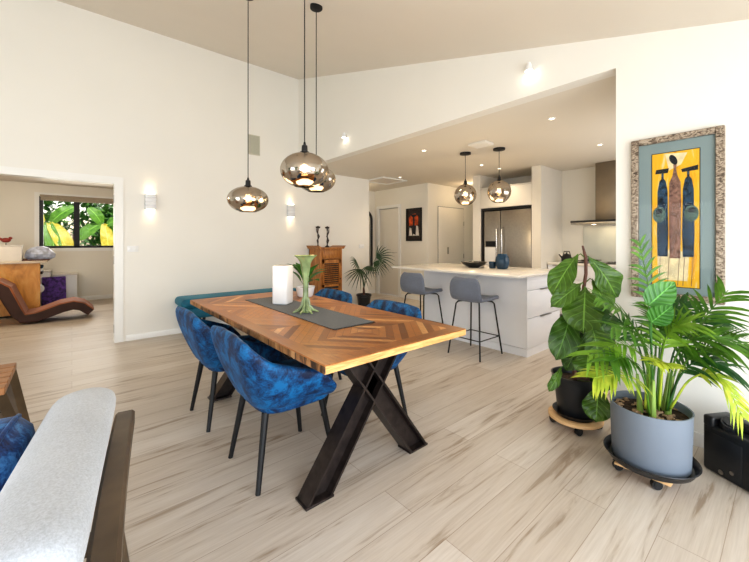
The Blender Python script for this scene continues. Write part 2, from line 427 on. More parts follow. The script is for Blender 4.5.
# baseboards and trims
struct('baseboard_left', box((.52, YL - .014, 0), (4.47, YL, .075), .003), M['trim'])
struct('baseboard_right', box((XR - .014, YB, 0), (XR, .817, .085), .003), M['trim'])
struct('baseboard_hall', MB().box((5.636, 4.95, 0), (5.65, 5.72, .08)).box((3.1, 6.636, 0), (5.65, 6.65, .08)), M['trim'], smooth=0)
struct('baseboard_far', box((-4.1, 9.786, 0), (1.65, 9.8, .09), .003), M['trim'])
# wide doorway lining with its hinges
tr = MB(); tr.box((.40, YL - .012, 0), (.49, YL, 2.05)); tr.box((-1.63, YL - .012, 1.97), (.40, YL, 2.05)); tr.box((.398, YL, 0), (.4199, YL + .12, 1.969)); tr.box((-1.5499, YL, 1.969), (.4199, YL + .12, 1.9899))
trim1 = struct('trim_1', tr, M['trim'], smooth=0)
for z in (1.78, 1.02, .17):
    part('hinge', box((.394, YL + .006, z - .05), (.3985, YL + .04, z + .05)), M['steel_dark'], trim1)
# hall door
dr = struct('door_1', box((5.675, 5.82, .012), (5.71, 6.49, 2.02), .002), M['cab_cream'])
part('frame', MB().box((5.634, 5.74, 0), (5.72, 5.815, 2.10)).box((5.634, 6.495, 0), (5.72, 6.57, 2.10)).box((5.634, 5.815, 2.03), (5.72, 6.495, 2.10)), M['trim'], dr, smooth=0)
part('handle', MB().tube([(5.675, 5.90, 1.0), (5.63, 5.90, 1.0), (5.625, 6.0, 1.0)], .009).lathe([(0, 0), (.001, 0)], (5.67, 5.9, 1.0)), M['chrome'], dr)
# pantry double door
pd = struct('door_2', box((5.98, 4.935, .01), (6.88, 4.948, 2.0), .002), M['cab_cream'])
part('seam', MB().box((5.972, 4.939, 0), (5.979, 4.949, 2.01)).box((6.881, 4.939, 0), (6.888, 4.949, 2.01)).box((5.972, 4.939, 2.001), (6.888, 4.949, 2.012)), M['gap'], pd, smooth=0)
part('handle', box((6.28, 4.905, .98), (6.30, 4.935, 1.13), .004), M['steel'], pd)
for z in (1.66, .92): part('hinge', box((6.868, 4.928, z - .05), (6.888, 4.936, z + .05), .002), M['steel'], pd)
# bedroom window
wn = struct('window_1', MB().box((wx0, 9.80, wz0), (wx0 + .06, 9.88, wz1)).box((wx1 - .06, 9.80, wz0), (wx1, 9.88, wz1)).box((wx0, 9.80, wz0), (wx1, 9.88, wz0 + .045)).box((wx0, 9.80, wz1 - .05), (wx1, 9.88, wz1)).box((.03, 9.80, wz0), (.125, 9.88, wz1)), M['black_metal'], smooth=0)
for x0, x1 in ((wx0 + .06, .03), (.125, wx1 - .06)):
    part('pane', box((x0, 9.845, wz0 + .045), (x1, 9.85, wz1 - .05)), M['glass'], wn, smooth=0)
part('architrave', MB().box((wx0 - .07, 9.786, wz0 - .07), (wx0, 9.80, wz1 + .07)).box((wx1, 9.786, wz0 - .07), (wx1 + .07, 9.80, wz1 + .07)).box((wx0, 9.786, wz0 - .07), (wx1, 9.80, wz0)).box((wx0, 9.786, wz1), (wx1, 9.80, wz1 + .07)), M['trim'], wn, smooth=0)
t = thing('roller_blind', 'rolled up taupe blind across the top of the far window', 'blind', (.15, 9.77, 2.10))
part('fabric', MB().box((-.63, -.012, -.0), (.63, -.004, .075)), M['blind'], t, smooth=0)
part('roll', MB().tube([(-.64, .0, .075), (.64, .0, .075)], .022, 12), M['blind'], t)
part('bottom_bar', box((-.63, -.018, -.02), (.63, .002, .0), .003), M['blind'], t)

# ------------------------------------------------------------------ dining table
TX0, TX1, TY0, TY1 = .760, 1.697, 1.200, 3.30
tcx, tcy, hx, hy = (TX0 + TX1) / 2, (TY0 + TY1) / 2, (TX1 - TX0) / 2, (TY1 - TY0) / 2
table = thing('dining_table', 'long reclaimed wood dining table with chevron parquet top and crossed iron legs', 'table', (tcx, tcy, 0))
M['table'] = table_mat(hx, hy)
tb = MB().box((-hx, -hy, .722), (hx, hy, .76), .004, 1)
for f in tb.bm.faces:
    n = f.normal; c = f.calc_center_median()
    f.normal_update(); n = f.normal
    f.material_index = 0 if n.z > .5 else (2 if abs(n.x) > .6 else 1)
top = part('tabletop', tb, [M['table'], M['table_edge'], M['table_side']], table, smooth=0)
def ibeam(p0, p1, y, w=.115, dep=.105, tf=.012):
    """steel I-section in the plane y = const; web in that plane, flanges on both long edges"""
    a, b = Vector((p0[0], 0, p0[1])), Vector((p1[0], 0, p1[1])); d = (b - a).normalized(); n = Vector((-d.z, 0, d.x))
    m = MB()
    def slab(o0, o1, y0, y1):
        pts = []
        for e, q in ((a, o0), (b, o0), (b, o1), (a, o1)):
            pts.append(e + n * q + Vector((0, y0, 0)))
        # cut the ends level
        def lev(p, z):
            k = (z - p.z) / d.z; return p + d * k
        pts[0] = lev(pts[0], p0[1]); pts[3] = lev(pts[3], p0[1]); pts[1] = lev(pts[1], p1[1]); pts[2] = lev(pts[2], p1[1])
        m.poly(pts, (0, y1 - y0, 0))
    slab(-w / 2, -w / 2 + tf, y - dep / 2, y + dep / 2); slab(w / 2 - tf, w / 2, y - dep / 2, y + dep / 2); slab(-w / 2 + tf, w / 2 - tf, y - .008, y + .008)
    return m
for s in (-1, 1):
    y = s * (hy - .315)
    for q in (-1, 1):
        yy = y
        lg = part('leg', ibeam((q * .345 + .02, .008), (-q * .185 + .015, .722), yy, dep=.105 if q * s < 0 else .0985), M['iron'], table, smooth=0)
        part('foot_plate', box((q * .345 + .02 - .078, yy - .053, 0), (q * .345 + .02 + .078, yy + .053, .012), .002), M['iron'], lg)
# things on the table
rn = MB(); rows = []
rn.box((-.148, -.66, 0), (.148, .66, .004))
run = thing('table_runner', 'charcoal woven runner laid along the dining table', 'table runner', (1.255, 2.315, .7602))
part('cloth', rn, M['runner'], run, smooth=0)
for s in (-1, 1):
    fr = MB()
    for k in range(40):
        x = -.146 + k * .292 / 39
        fr.box((x - .0015, s * .659, .001), (x + .0015, s * .672, .003))
    fr.box((-.148, s * .656, .0005), (.148, s * .66, .0045))
    part('fringe', fr, M['runner'], run, smooth=0)
t = thing('square_vase', 'tall plain white square vase standing on the table runner', 'vase', (1.262, 2.60, .7645), R(38))
m = MB().box((-.062, -.062, 0), (.062, .062, .30), .014, 3)
vb = part('body', m, M['white_ceramic'], t)
part('mouth', box((-.045, -.045, .2995), (.045, .045, .3012), .01), M['gap'], t)
t = thing('trumpet_vase', 'green trumpet shaped vase with flared rim and rooted foot on the runner', 'vase', (1.225, 2.175, .7645), 0)
def lob(a, z): return 1 + (.16 * math.cos(6 * a) if z > .34 else (.25 * math.cos(7 * a) if z < .05 else .05 * math.cos(7 * a)))
part('body', MB().lathe([(0, .02), (.02, .015), (.036, 0.002), (.038, .006), (.030, .03), (.022, .07), (.018, .12), (.017, .19), (.021, .25), (.030, .30), (.036, .34), (.052, .372), (.072, .388), (.076, .392), (.066, .384), (.034, .352), (.024, .30), (.012, .26), (0, .25)], seg=56, lobe=lob), M['green_glass'], t, smooth=60)
for k in range(7):
    a = 2 * PI * k / 7 + .2
    ca, sa = math.cos(a), math.sin(a)
    part('root', MB().tube([(.018 * ca, .018 * sa, .10), (.026 * ca, .026 * sa, .05), (.05 * ca, .05 * sa, .018), (.088 * ca, .088 * sa, .006)], [.007, .010, .009, .005], 8), M['green_glass'], t)
def leaf_rows(base, tip, width, normal, shape, sag=.15, cup=.15, n=9, wave=0.0):
    """pointed leaf surface from base to tip; normal is the side the upper face turns to"""
    b, tp = Vector(base), Vector(tip); ax = tp - b; L = ax.length; ax.normalize()
    nv = Vector(normal); nv = (nv - ax * nv.dot(ax)).normalized(); sd = ax.cross(nv)
    rows = []
    for i in range(n + 1):
        u = i / n; w = width / 2 * shape(u); c = b + ax * L * u + nv * (sag * L * math.sin(PI * u) )
        r = []
        for j in range(-3, 4):
            q = j / 3
            wob = wave * math.sin(u * 17 + j) * abs(q)
            r.append(c + sd * (w * q) + nv * (cup * w * (abs(q) - .5) + wob))
        rows.append(r)
    return rows
def ov(u): return max(.02, math.sin(PI * min(1, u ** .85)) ** .7)
def fiddle(u): return max(.03, (math.sin(PI * u ** 1.35) ** .62) * (.82 + .18 * math.cos(4.2 * (u - .75))))
t = thing('small_house_plant', 'bushy green plant in small white pot at the far table end', 'potted plant', (1.595, 2.84, .7602), 0)
part('pot', MB().lathe([(0, 0), (.06, 0), (.07, .01), (.085, .085), (.088, .09), (.082, .09), (.078, .075), (0, .07)]), M['white_ceramic'], t)
part('soil', MB().lathe([(0, .077), (.069, .076)]), M['soil'], t)
rnd = random.Random(3)
for k in range(15):
    a = k * 2.4; el = rnd.uniform(.15, 1.1); L = rnd.uniform(.10, .17); h = rnd.uniform(.02, .12)
    d = Vector((math.cos(a) * math.cos(el), math.sin(a) * math.cos(el), math.sin(el)))
    b0 = Vector((0, 0, .076)); b1 = b0 + d * .05 + Vector((0, 0, h))
    m = MB(); m.grid(leaf_rows(b1, b1 + d * L, L * .55, (-d.x * .5, -d.y * .5, 1), ov, .12)); m.tube([b0, b1, b1 + d * .02], .002, 5)
    part('leaf', m, M['table_leaf'], t, smooth=180)

# ------------------------------------------------------------------ velvet dining chairs
def u_path(w, b, f, rc, n):
    """U-shaped plan from the left front, round the back, to the right front"""
    Ls = (f + b - rc); La = PI / 2 * rc; Lb = 2 * (w - rc); T = 2 * Ls + 2 * La + Lb; out = []
    for i in range(n + 1):
        s = i / n * T
        if s < Ls: p = (f - s, w)
        elif s < Ls + La: a = (s - Ls) / rc; p = (-b + rc - rc * math.sin(a), w - rc + rc * math.cos(a))
        elif s < Ls + La + Lb: p = (-b, w - rc - (s - Ls - La))
        elif s < Ls + 2 * La + Lb: a = (s - Ls - La - Lb) / rc; p = (-b + rc - rc * math.cos(a), -(w - rc) - rc * math.sin(a))
        else: p = (-b + rc + (s - Ls - 2 * La - Lb), -w)
        out.append(Vector((p[0], p[1], 0)))
    return out
def sstep(a, b, x):
    t_ = max(0, min(1, (x - a) / (b - a))); return t_ * t_ * (3 - 2 * t_)
def chair_shell():
    N = 64; low = u_path(.225, .215, .20, .13, N); upp = u_path(.328, .335, .17, .125, N)
    m = MB(); rows = []
    for i in range(N + 1):
        a, b = low[i], upp[i]; k = abs(i / N - .5) * 2      # 0 at the back, 1 at the arm front
        zt = .535 + .135 * max(0, min(1, (1.0 - k) / .46)) + .105 * max(0, min(1, (.535 - k) / .20)) + .014 * sstep(.36, .1, k)
        if k > .9: zt -= .05 * sstep(.9, 1, k)
        za = .395
        def P(v, off=0.0):
            q = a.lerp(b, 1 - (1 - v) ** 1.7); q = Vector((q.x, q.y, za + (zt - za) * v))
            if off:
                nr = Vector((low[min(i + 1, N)] - low[max(i - 1, 0)])); nr = Vector((nr.y, -nr.x, 0)).normalized()
                if nr.dot(Vector((-q.x, -q.y, 0)) + Vector((.02, 0, 0))) < 0: nr = -nr
                q = q + nr * off
            return q
        th = .05; tuft = .012 * math.cos(i / N * 2 * PI * 11) * (1 - sstep(.5, .75, k))
        rw = [P(0, .02), P(0), P(.25), P(.5), P(.75), P(.93), P(1.0, th * .3), P(1.0, th * .75), P(.93, th + .008 + tuft * .5), P(.7, th + .012 + tuft), P(.45, th + .008 + tuft), P(.2, th), P(.1, th)]
        rows.append(rw)
    vs = m.grid(rows)
    for r in (vs[0], vs[-1]): m.bm.faces.new(r)
    return m
def seat_cushion():
    m = MB(); rows = []
    for z, sc in ((.375, .80), (.37, .93), (.40, 1.0), (.46, 1.03), (.485, .97), (.497, .80), (.50, .45), (.50, .02)):
        r = []
        for k in range(40):
            a = 2 * PI * k / 40; c, s_ = math.cos(a), math.sin(a)
            e = .5; x = math.copysign(abs(c) ** e, c) * .225; y = math.copysign(abs(s_) ** e, s_) * .225
            r.append((.02 + x * sc, y * sc, z))
        rows.append(r)
    m.grid(rows, closed=True); return m
CG = 'blue velvet dining chairs around the table'
chair = thing('dining_chair', 'blue velvet dining chair nearest the viewer on the doorway side of the table', 'chair', (.925, 1.915, 0), 0, CG)
part('shell', chair_shell(), M['velvet'], chair, smooth=180, sub=1)
part('seat', seat_cushion(), M['velvet'], chair, smooth=60)
part('base_pan', MB().lathe([(0, .355), (.17, .355), (.19, .372), (0, .372)], (0.01, 0, 0)), M['black'], chair)
for sx, sy in ((-1, 1), (-1, -1), (1, 1), (1, -1)):
    part('leg', MB().tube([(sx * .165, sy * .15, .372), (sx * .225, sy * .20, 0)], [.0185, .0125], 12), M['black'], chair)
dup(chair, (.905, 2.70, 0), R(1), 'blue velvet dining chair on the doorway side, second along, beside the teal bench', CG)
dup(chair, (1.60, 2.00, 0), R(180), 'blue velvet dining chair on the kitchen side behind the near table corner', CG)
dup(chair, (1.635, 2.87, 0), R(180), 'blue velvet dining chair on the kitchen side in front of the wooden shuttered cabinet', CG)

# ------------------------------------------------------------------ bench along the left wall
t = thing('upholstered_bench', 'long teal velvet bench standing against the left wall behind the table', 'bench', (0, 0, 0))
m = MB().box((1.07, 5.0, .25), (2.72, 5.42, .40), .05, 4)
part('base', m, M['teal'], t)
m = MB().box((1.05, 4.98, .395), (2.74, 5.425, .515), .055, 5)
part('seat', m, M['teal'], t)
for x in (1.35, 2.5):
    for y in (5.12, 5.34): part('leg', MB().tube([(x, y, .26), (x, y, 0)], [.02, .014], 10), M['black'], t)

# ------------------------------------------------------------------ pendants
def pendant(name, label, loc, cat, grp, rx, rz, ztop, canopy):
    t = thing(name, label, cat, loc, 0, grp)
    prof = []; n = 22
    for i in range(n + 1):
        a = PI * i / n
        if a < .13: continue
        if i == n: continue
        prof.append((rx * math.sin(a) * (1 if a < PI * .72 else 1), rz * math.cos(a)))
    prof = [p for p in prof if p[1] > -rz * .93]
    sh = part('shade', MB().lathe(prof, seg=48), M['smoked'], t, smooth=180)
    part('bulb', MB().sphere((0, 0, rz * .12), .026, sc=(1, 1, 1.15)), M['bulb'], t, smooth=180)
    hz = rz * .985
    L = bpy.data.lights.new('pendant_glow', 'POINT'); L.energy = 5; L.color = (1, .74, .42); L.shadow_soft_size = .16
    o = bpy.data.objects.new('pendant_glow', L); COL.objects.link(o); o.parent = t; o.location = (0, 0, -rz - .18)
    part('lamp_holder', MB().lathe([(0, hz + .075), (.006, hz + .075), (.010, hz + .055), (.019, hz + .05), (.021, hz + .012), (.030, hz + .008), (.032, hz - .006), (.016, hz - .008), (.016, rz * .45), (0, rz * .45)], seg=20), M['black_metal'], t)
    part('cord', MB().tube([(0, 0, hz + .07), (0, 0, ztop - loc[2])], .0035, 6), M['black'], t)
    part('canopy', MB().lathe([(0, 0), (canopy, 0), (canopy, -.022), (.01, -.026), (0, -.026)], (0, 0, ztop - loc[2]), 24), M['black_metal'], t)
    return t
PG, KG = 'smoked glass pendants over the dining table', 'smoked globe pendants over the island'
p = (1.208, 2.16, 1.735); pendant('pendant_lamp', 'largest looking flattened smoked glass pendant hanging in front of another over the table', p, 'pendant lamp', PG, .162, .120, zc(p[1]), .05)
p = (1.103, 2.905, 1.595); pendant('pendant_lamp', 'lowest flattened smoked glass pendant hanging alone below the wall speaker', p, 'pendant lamp', PG, .162, .108, zc(p[1]), .05)
p = (1.522, 2.53, 1.76); pendant('pendant_lamp', 'flattened smoked glass pendant partly hidden behind the front one over the table', p, 'pendant lamp', PG, .158, .110, zc(p[1]), .05)
p = (4.14, 2.943, 1.895); pendant('globe_pendant', 'round smoked mirror globe pendant over the island, beside the pantry door', p, 'pendant lamp', KG, .148, .148, ZK, .075)
p = (4.28, 2.515, 1.905); pendant('globe_pendant', 'round smoked mirror globe pendant hanging in front of the fridge', p, 'pendant lamp', KG, .150, .150, ZK, .075)

# ------------------------------------------------------------------ wall and ceiling fittings
def sconce(label, x, z):
    t = thing('wall_sconce', label, 'wall light', (x, YL, z), 0, 'white ribbed wall sconces')
    m = MB()
    for k in range(4): m.box((-.062, -.07, -.095 + k * .05), (.062, -.0, -.051 + k * .05), .008, 2)
    m.box((-.055, -.062, -.09), (.055, 0, .10))
    part('body', m, M['white_ceramic'], t)
    for s in (1, -1): part('lens', box((-.045, -.055, s * .099 + .005), (.045, -.015, s * .106 + .005)), M['lens'], t, smooth=0)
    for s in (1, -1):
        L = bpy.data.lights.new('sconce_glow', 'SPOT'); L.energy = 1.0; L.color = (1, .68, .34); L.spot_size = R(110); L.spot_blend = .8; L.shadow_soft_size = .03
        o = bpy.data.objects.new('sconce_glow', L); COL.objects.link(o); o.parent = t; o.location = (0, -.045, s * .125); o.rotation_euler = (0 if s < 0 else PI, 0, 0)
sconce('white ribbed wall sconce beside the doorway', .776, 1.765); sconce('white ribbed wall sconce nearer the kitchen, left of the wooden cabinet', 2.768, 1.76)
t = thing('wall_speaker', 'flat rectangular grey beige speaker grille high on the left wall', 'speaker', (2.155, YL, 2.75))
part('frame', box((-.095, -.012, -.155), (.095, 0, .155), .004), simple('speaker_frame', (.60, .57, .47), .6), t)
part('grille', box((-.083, -.016, -.143), (.083, -.011, .143)), simple('speaker_cloth', (.45, .44, .36), .9, var=.15, nscale=120, bump=.3), t, smooth=0)
def switch(label, x):
    t = thing('light_switch', label, 'light switch', (x, YL, 1.16), 0, 'white light switches on the left wall')
    part('plate', box((-.06, -.008, -.038), (.06, 0, .038), .003), M['white_plastic'], t)
    for k in (-1, 1): part('rocker', box((k * .025 - .012, -.012, -.016), (k * .025 + .012, -.007, .016), .002), M['white_plastic'], t)
switch('white switch plate on the wall beside the doorway', .59); switch('white switch plate near the kitchen end of the left wall', 4.28)
def downlight(label, x, y, pw=4):
    t = thing('downlight', label, 'downlight', (x, y, ZK), 0, 'recessed kitchen downlights')
    part('ring', MB().lathe([(.022, -.001), (.024, -.006), (.036, -.005), (.039, -.0005), (.039, 0)], seg=28), M['white_plastic'], t)
    part('lens', MB().lathe([(0, -.002), (.023, -.002)], seg=24), M['lens'], t, smooth=0)
    L = bpy.data.lights.new('downlight_beam', 'SPOT'); L.energy = pw * 6; L.color = (1, .78, .52); L.spot_size = R(125); L.spot_blend = .9; L.shadow_soft_size = .05
    o = bpy.data.objects.new('downlight_beam', L); COL.objects.link(o); o.parent = t; o.location = (0, 0, -.02)
downlight('round ceiling downlight over the bar stools, nearest the living room wall edge', 3.606, 3.224)
downlight('small ceiling downlight between the two globe pendants', 4.99, 3.24)
downlight('ceiling downlight nearest the framed picture wall, over the island end', 3.638, 1.565)
downlight('ceiling downlight in front of the range hood', 5.075, 1.59)
downlight('small ceiling downlight just in front of the fridge niche', 5.45, 3.2)
downlight('ceiling downlight near the hatch at the hall entrance', 4.75, 4.85)
def spot(label, y, z):
    t = thing('wall_spot', label, 'spotlight', (XR, y, z), 0, 'small white spots on the upper wall')
    part('body', MB().lathe([(0, .035), (.012, .035), (.020, .01), (.034, -.030), (.034, -.035), (0, -.035)], (-.036, 0, 0), 20), M['white_plastic'], t)
    part('lens', MB().lathe([(0, -.0362), (.03, -.0362)], (-.036, 0, 0), 20), M['lens_cool'], t, smooth=0)
    part('bracket', box((-.036, -.008, .015), (0, .008, .03)), M['white_plastic'], t)
    L = bpy.data.lights.new('spot_glow', 'POINT'); L.energy = .25; L.color = (1, .9, .7); L.shadow_soft_size = .02
    o = bpy.data.objects.new('spot_glow', L); COL.objects.link(o); o.parent = t; o.location = (-.05, 0, -.06)
spot('small white cone spot on the wall above the kitchen opening, nearer the framed art', 1.427, 2.70); spot('small white cone spot on the upper wall close to the dining pendants', 4.065, 2.735)
t = thing('ceiling_vent', 'rectangular cream ceiling vent beside the globe pendants', 'vent', (3.88, 2.53, ZK))
part('frame', box((-.10, -.12, -.03), (.10, .12, 0), .006), M['cab_cream'], t)
m = MB()
for k in range(7): m.box((-.08, -.09 + k * .03 - .009, -.034), (.08, -.09 + k * .03 + .009, -.029))
part('grille', m, M['cab_cream'], t, smooth=0)
t = thing('ceiling_hatch', 'flat white access hatch in the ceiling at the hall entrance', 'hatch', (4.78, 5.30, ZK))
part('frame', MB().box((-.32, -.30, -.02), (.32, -.26, 0)).box((-.32, .26, -.02), (.32, .30, 0)).box((-.32, -.26, -.02), (-.28, .26, 0)).box((.28, -.26, -.02), (.32, .26, 0)), M['trim'], t, smooth=0)
part('panel', box((-.28, -.26, -.008), (.28, .26, 0)), M['ceil'], t, smooth=0)

# ------------------------------------------------------------------ hall: mirror, little picture, cabinet, palm
t = thing('arched_mirror', 'arched black framed mirror on the hall wall, mostly hidden by the wall end', 'mirror', (5.30, 6.64, 0))
def arch(w, z0, z1, n=16):
    pts = [(-w, z0), (w, z0)]
    for k in range(n + 1):
        a = PI * k / n; pts.append((w * math.cos(a), z1 - w + w * math.sin(a)))
    return pts
o_, i_ = arch(.25, .55, 2.02), arch(.205, .595, 1.975)
m = MB(); bo = [m.bm.verts.new((x, -.03, z)) for x, z in o_]; bi = [m.bm.verts.new((x, -.03, z)) for x, z in i_]
co = [m.bm.verts.new((x, 0, z)) for x, z in o_]; ci = [m.bm.verts.new((x, 0, z)) for x, z in i_]
n = len(bo)
for k in range(n):
    q = (k + 1) % n
    m.bm.faces.new((bo[k], bo[q], bi[q], bi[k])); m.bm.faces.new((bo[k], co[k], co[q], bo[q])); m.bm.faces.new((bi[k], bi[q], ci[q], ci[k]))
part('frame', m, M['black'], t, smooth=30)
part('glass', MB().poly([(x, -.012, z) for x, z in i_]), M['mirror'], t, smooth=0)
t = thing('framed_picture', 'small black framed red and dark picture on the hall wall beside the door', 'picture', (5.65, 5.33, 1.62))
fw, fh = .225, .355
part('frame', MB().box((-.03, -fw, -fh), (0, -fw + .03, fh)).box((-.03, fw - .03, -fh), (0, fw, fh)).box((-.03, -fw, -fh), (0, fw, -fh + .03)).box((-.03, -fw, fh - .03), (0, fw, fh)), M['black'], t, smooth=0)
pn = part('print', box((-.012, -fw + .03, -fh + .03), (-.004, fw - .03, fh - .03)), M['art_dark'], t, smooth=0)
part('red_patch', MB().poly([(-.0135, .14, -.02), (-.0135, -.12, -.02), (-.0135, -.13, .17), (-.0135, -.05, .24), (-.0135, .07, .22), (-.0135, .15, .15)]), M['art_red'], pn, smooth=0)
part('dark_figure', MB().poly([(-.015, .03, -.2), (-.015, -.03, -.2), (-.015, -.02, .16), (-.015, -.12, .22), (-.015, .11, .22), (-.015, .025, .15)]), M['art_black'], pn, smooth=0)
for y, h in ((.10, .16), (-.10, .20), (-.01, .02)):
    part('white_figure', MB().poly([(-.0145, y + .05, -.24), (-.0145, y - .05, -.24), (-.0145, y - .025, -.24 + h), (-.0145, y + .03, -.22 + h)]), M['art_white'], pn, smooth=0)

t = thing('wooden_cabinet', 'honey wood cabinet with louvred doors and flared top against the left wall', 'cabinet', (3.32, 5.215, 0))
w2, d2, hz = .215, .185, 1.13
part('carcass', MB().box((-w2, -d2, .06), (-w2 + .03, d2, hz)).box((w2 - .03, -d2, .06), (w2, d2, hz)).box((-w2, d2 - .02, .06), (w2, d2, hz)).box((-w2, -d2, .06), (w2, d2, .10)).box((-w2 + .03, -d2 + .005, hz - .17), (w2 - .03, -d2 + .02, hz)), M['sheesham'], t, smooth=0)
m = MB(); m.box((-w2 - .03, -d2 - .03, hz), (w2 + .03, d2 + .005, hz + .025), .006)
m.poly([(-w2 - .035, -d2 - .03, hz + .02), (-w2 + .03, -d2 - .03, hz + .02), (-w2 - .055, -d2 - .03, hz + .055)], (0, 2 * d2 + .03, 0)); m.poly([(w2 + .035, -d2 - .03, hz + .02), (w2 - .03, -d2 - .03, hz + .02), (w2 + .055, -d2 - .03, hz + .055)], (0, 2 * d2 + .03, 0))
part('top', m, M['sheesham'], t, smooth=0)
for s in (-1,):
    x0, x1 = -w2 + .033, w2 - .033
    m = MB().box((x0, -d2 - .012, .11), (x0 + .035, -d2 + .01, hz - .18)).box((x1 - .035, -d2 - .012, .11), (x1, -d2 + .01, hz - .18)).box((x0, -d2 - .012, .11), (x1, -d2 + .01, .16)).box((x0, -d2 - .012, hz - .24), (x1, -d2 + .01, hz - .18)).box((x0, -d2 - .012, .5), (x1, -d2 + .01, .54))
    dd = part('door', m, M['sheesham'], t, smooth=0)
    m = MB(); z = .18
    while z < hz - .26:
        if not (.47 < z < .55): m.box((x0 + .035, -d2 - .008, z), (x1 - .035, -d2 + .012, z + .007), rot=Matrix.Rotation(R(35), 4, 'X'))
        z += .034
    part('louvre', m, M['sheesham'], dd, smooth=0)
    part('backing', box((x0 + .03, -d2 + .012, .14), (x1 - .03, -d2 + .016, hz - .2)), M['dark_void'], dd, smooth=0)
    part('knob', MB().sphere((x1 - .017 if s < 0 else x0 + .017, -d2 - .02, .62), .012), M['black_metal'], dd)
part('drawer', box((-w2 + .04, -d2 - .01, hz - .155), (w2 - .04, -d2 + .006, hz - .02), .006), M['sheesham'], t)
for sx in (-1, 1):
    for sy in (-1, 1): part('foot', box((sx * (w2 - .025) - .025, sy * (d2 - .025) - .025, 0), (sx * (w2 - .025) + .025, sy * (d2 - .025) + .025, .06)), M['sheesham'], t, smooth=0)
def candlestick(label, x, y, lean):
    t = thing('candlestick', label, 'candlestick', (x, y, hz + .0262), 0, 'candlesticks on the wooden cabinet'); t.scale = (1.15, 1.15, 1.42)
    part('stem', MB().lathe([(0, 0), (.032, 0), (.034, .008), (.012, .02), (.007, .04), (.012, .07), (.006, .10), (.011, .14), (.006, .18), (.012, .215), (.01, .225), (0, .225)], seg=18), M['iron'], t)
    part('cup', MB().lathe([(0, .222), (.03, .226), (.036, .245), (.033, .245), (.026, .23), (0, .228)], seg=18), M['iron'], t)
    part('figure', MB().tube([(0, 0, .03), (.016 * lean, -.01, .08), (-.014 * lean, -.012, .13), (.02 * lean, -.008, .18), (.03 * lean, 0, .225)], [.006, .012, .010, .009, .004], 8), M['iron'], t)
    part('candle', MB().lathe([(0, .23), (.012, .23), (.012, .252), (0, .252)], seg=12), M['black'], t)
candlestick('dark twisted candlestick on the wooden cabinet, nearer its left end', 3.155, 5.19, -1); candlestick('dark twisted candlestick on the wooden cabinet, nearer the palm', 3.345, 5.20, 1)

def fan_frond(m, c, d, upv, Rr, n=10, spread=1.35):
    d = Vector(d).normalized(); u = Vector(upv); u = (u - d * u.dot(d)).normalized(); s = d.cross(u)
    for k in range(n):
        a = -spread / 2 * 1.6 + spread * 1.6 * k / (n - 1)
        di = (d * math.cos(a) + s * math.sin(a)).normalized(); L = Rr * (.75 + .25 * math.cos(a * .8)); wv = u.cross(di).normalized() * .0068
        rows = []
        for q in range(6):
            x = q / 5; ctr = Vector(c) + di * L * x + u * (.10 * L * math.sin(x * 2.2)) - Vector((0, 0, 1)) * (.28 * L * x ** 2.4)
            ww = wv * (.35 + 1.2 * math.sin(PI * min(1, x * .8 + .15))) * (1 - x ** 4)
            rows.append([ctr - ww, ctr + u * .003, ctr + ww])
        m.grid(rows)
t = thing('potted_fan_palm', 'thin fan palm in a black pot at the end of the left wall', 'potted plant', (4.147, 5.195, 0))
part('pot', MB().lathe([(0, 0), (.10, 0), (.105, .01), (.128, .235), (.142, .24), (.142, .275), (.13, .275), (.122, .24), (0, .235)]), M['black_plastic'], t)
part('soil', MB().lathe([(0, .25), (.126, .245)]), M['soil'], t)
part('trunk', MB().tube([(0, 0, .24), (0, 0, .34), (-.01, 0, .40)], [.028, .022, .012], 10), M['stem_brown'], t)
FR = [((.178, -.151, .955), (.70, -.60, .38), .38), ((.15, -.127, .87), (.55, -.55, -.60), .28), ((-.09, -.03, .74), (-.55, -.10, -.75), .36), ((-.20, -.06, .86), (-.85, -.25, .12), .24), ((.02, -.10, .80), (-.25, -.55, -.7), .24)]
for c, d, rr in FR:
    m = MB(); m.tube([(0, 0, .38), (c[0] * .35, c[1] * .35, .38 + (c[2] - .38) * .55), c], [.006, .005, .003], 6)
    fan_frond(m, c, d, (-.4, -.8, .5), rr); part('frond', m, M['fan_leaf'], t, smooth=180)
for q in ((-.12, -.02, 1.0), (-.05, .02, .95)): part('stalk', MB().tube([(0, 0, .38), (q[0] * .4, q[1], .7), q], [.004, .003, .001], 5), M['off_white'], t)

# ------------------------------------------------------------------ kitchen: island
IX0, IX1, IY0, IY1 = 3.735, 4.56, 1.865, 3.34
t = thing('kitchen_island', 'white kitchen island cabinet with three wide end drawers', 'kitchen island', (0, 0, 0))
part('carcass', MB().box((IX0, IY0 + .02, .09), (IX1, IY1, .882)), M['cab_white'], t, smooth=0)
part('plinth', box((IX0 + .004, IY0 + .004, 0), (IX1 - .02, IY1 - .01, .084)), M['cab_white'], t, smooth=0)
part('end_panel', box((IX0 - .001, IY0, .088), (IX0 + .02, IY0 + .0195, .882)), M['cab_white'], t, smooth=0)
for z0, z1 in ((.088, .412), (.418, .715), (.721, .877)):
    d = part('drawer', box((IX0 + .023, IY0, z0), (IX1, IY0 + .019, z1), .0015), M['cab_white'], t)
    part('handle', box((IX0 + .30, IY0 - .022, z1 - .003), (IX0 + .55, IY0 + .004, z1 + .0025), .001), M['steel_dark'], d)
tag(box((3.41, 1.79, .882), (4.60, 3.655, .905), .002).build('island_benchtop', M['stone'], None), 'pale cream stone benchtop overhanging the kitchen island', 'benchtop')
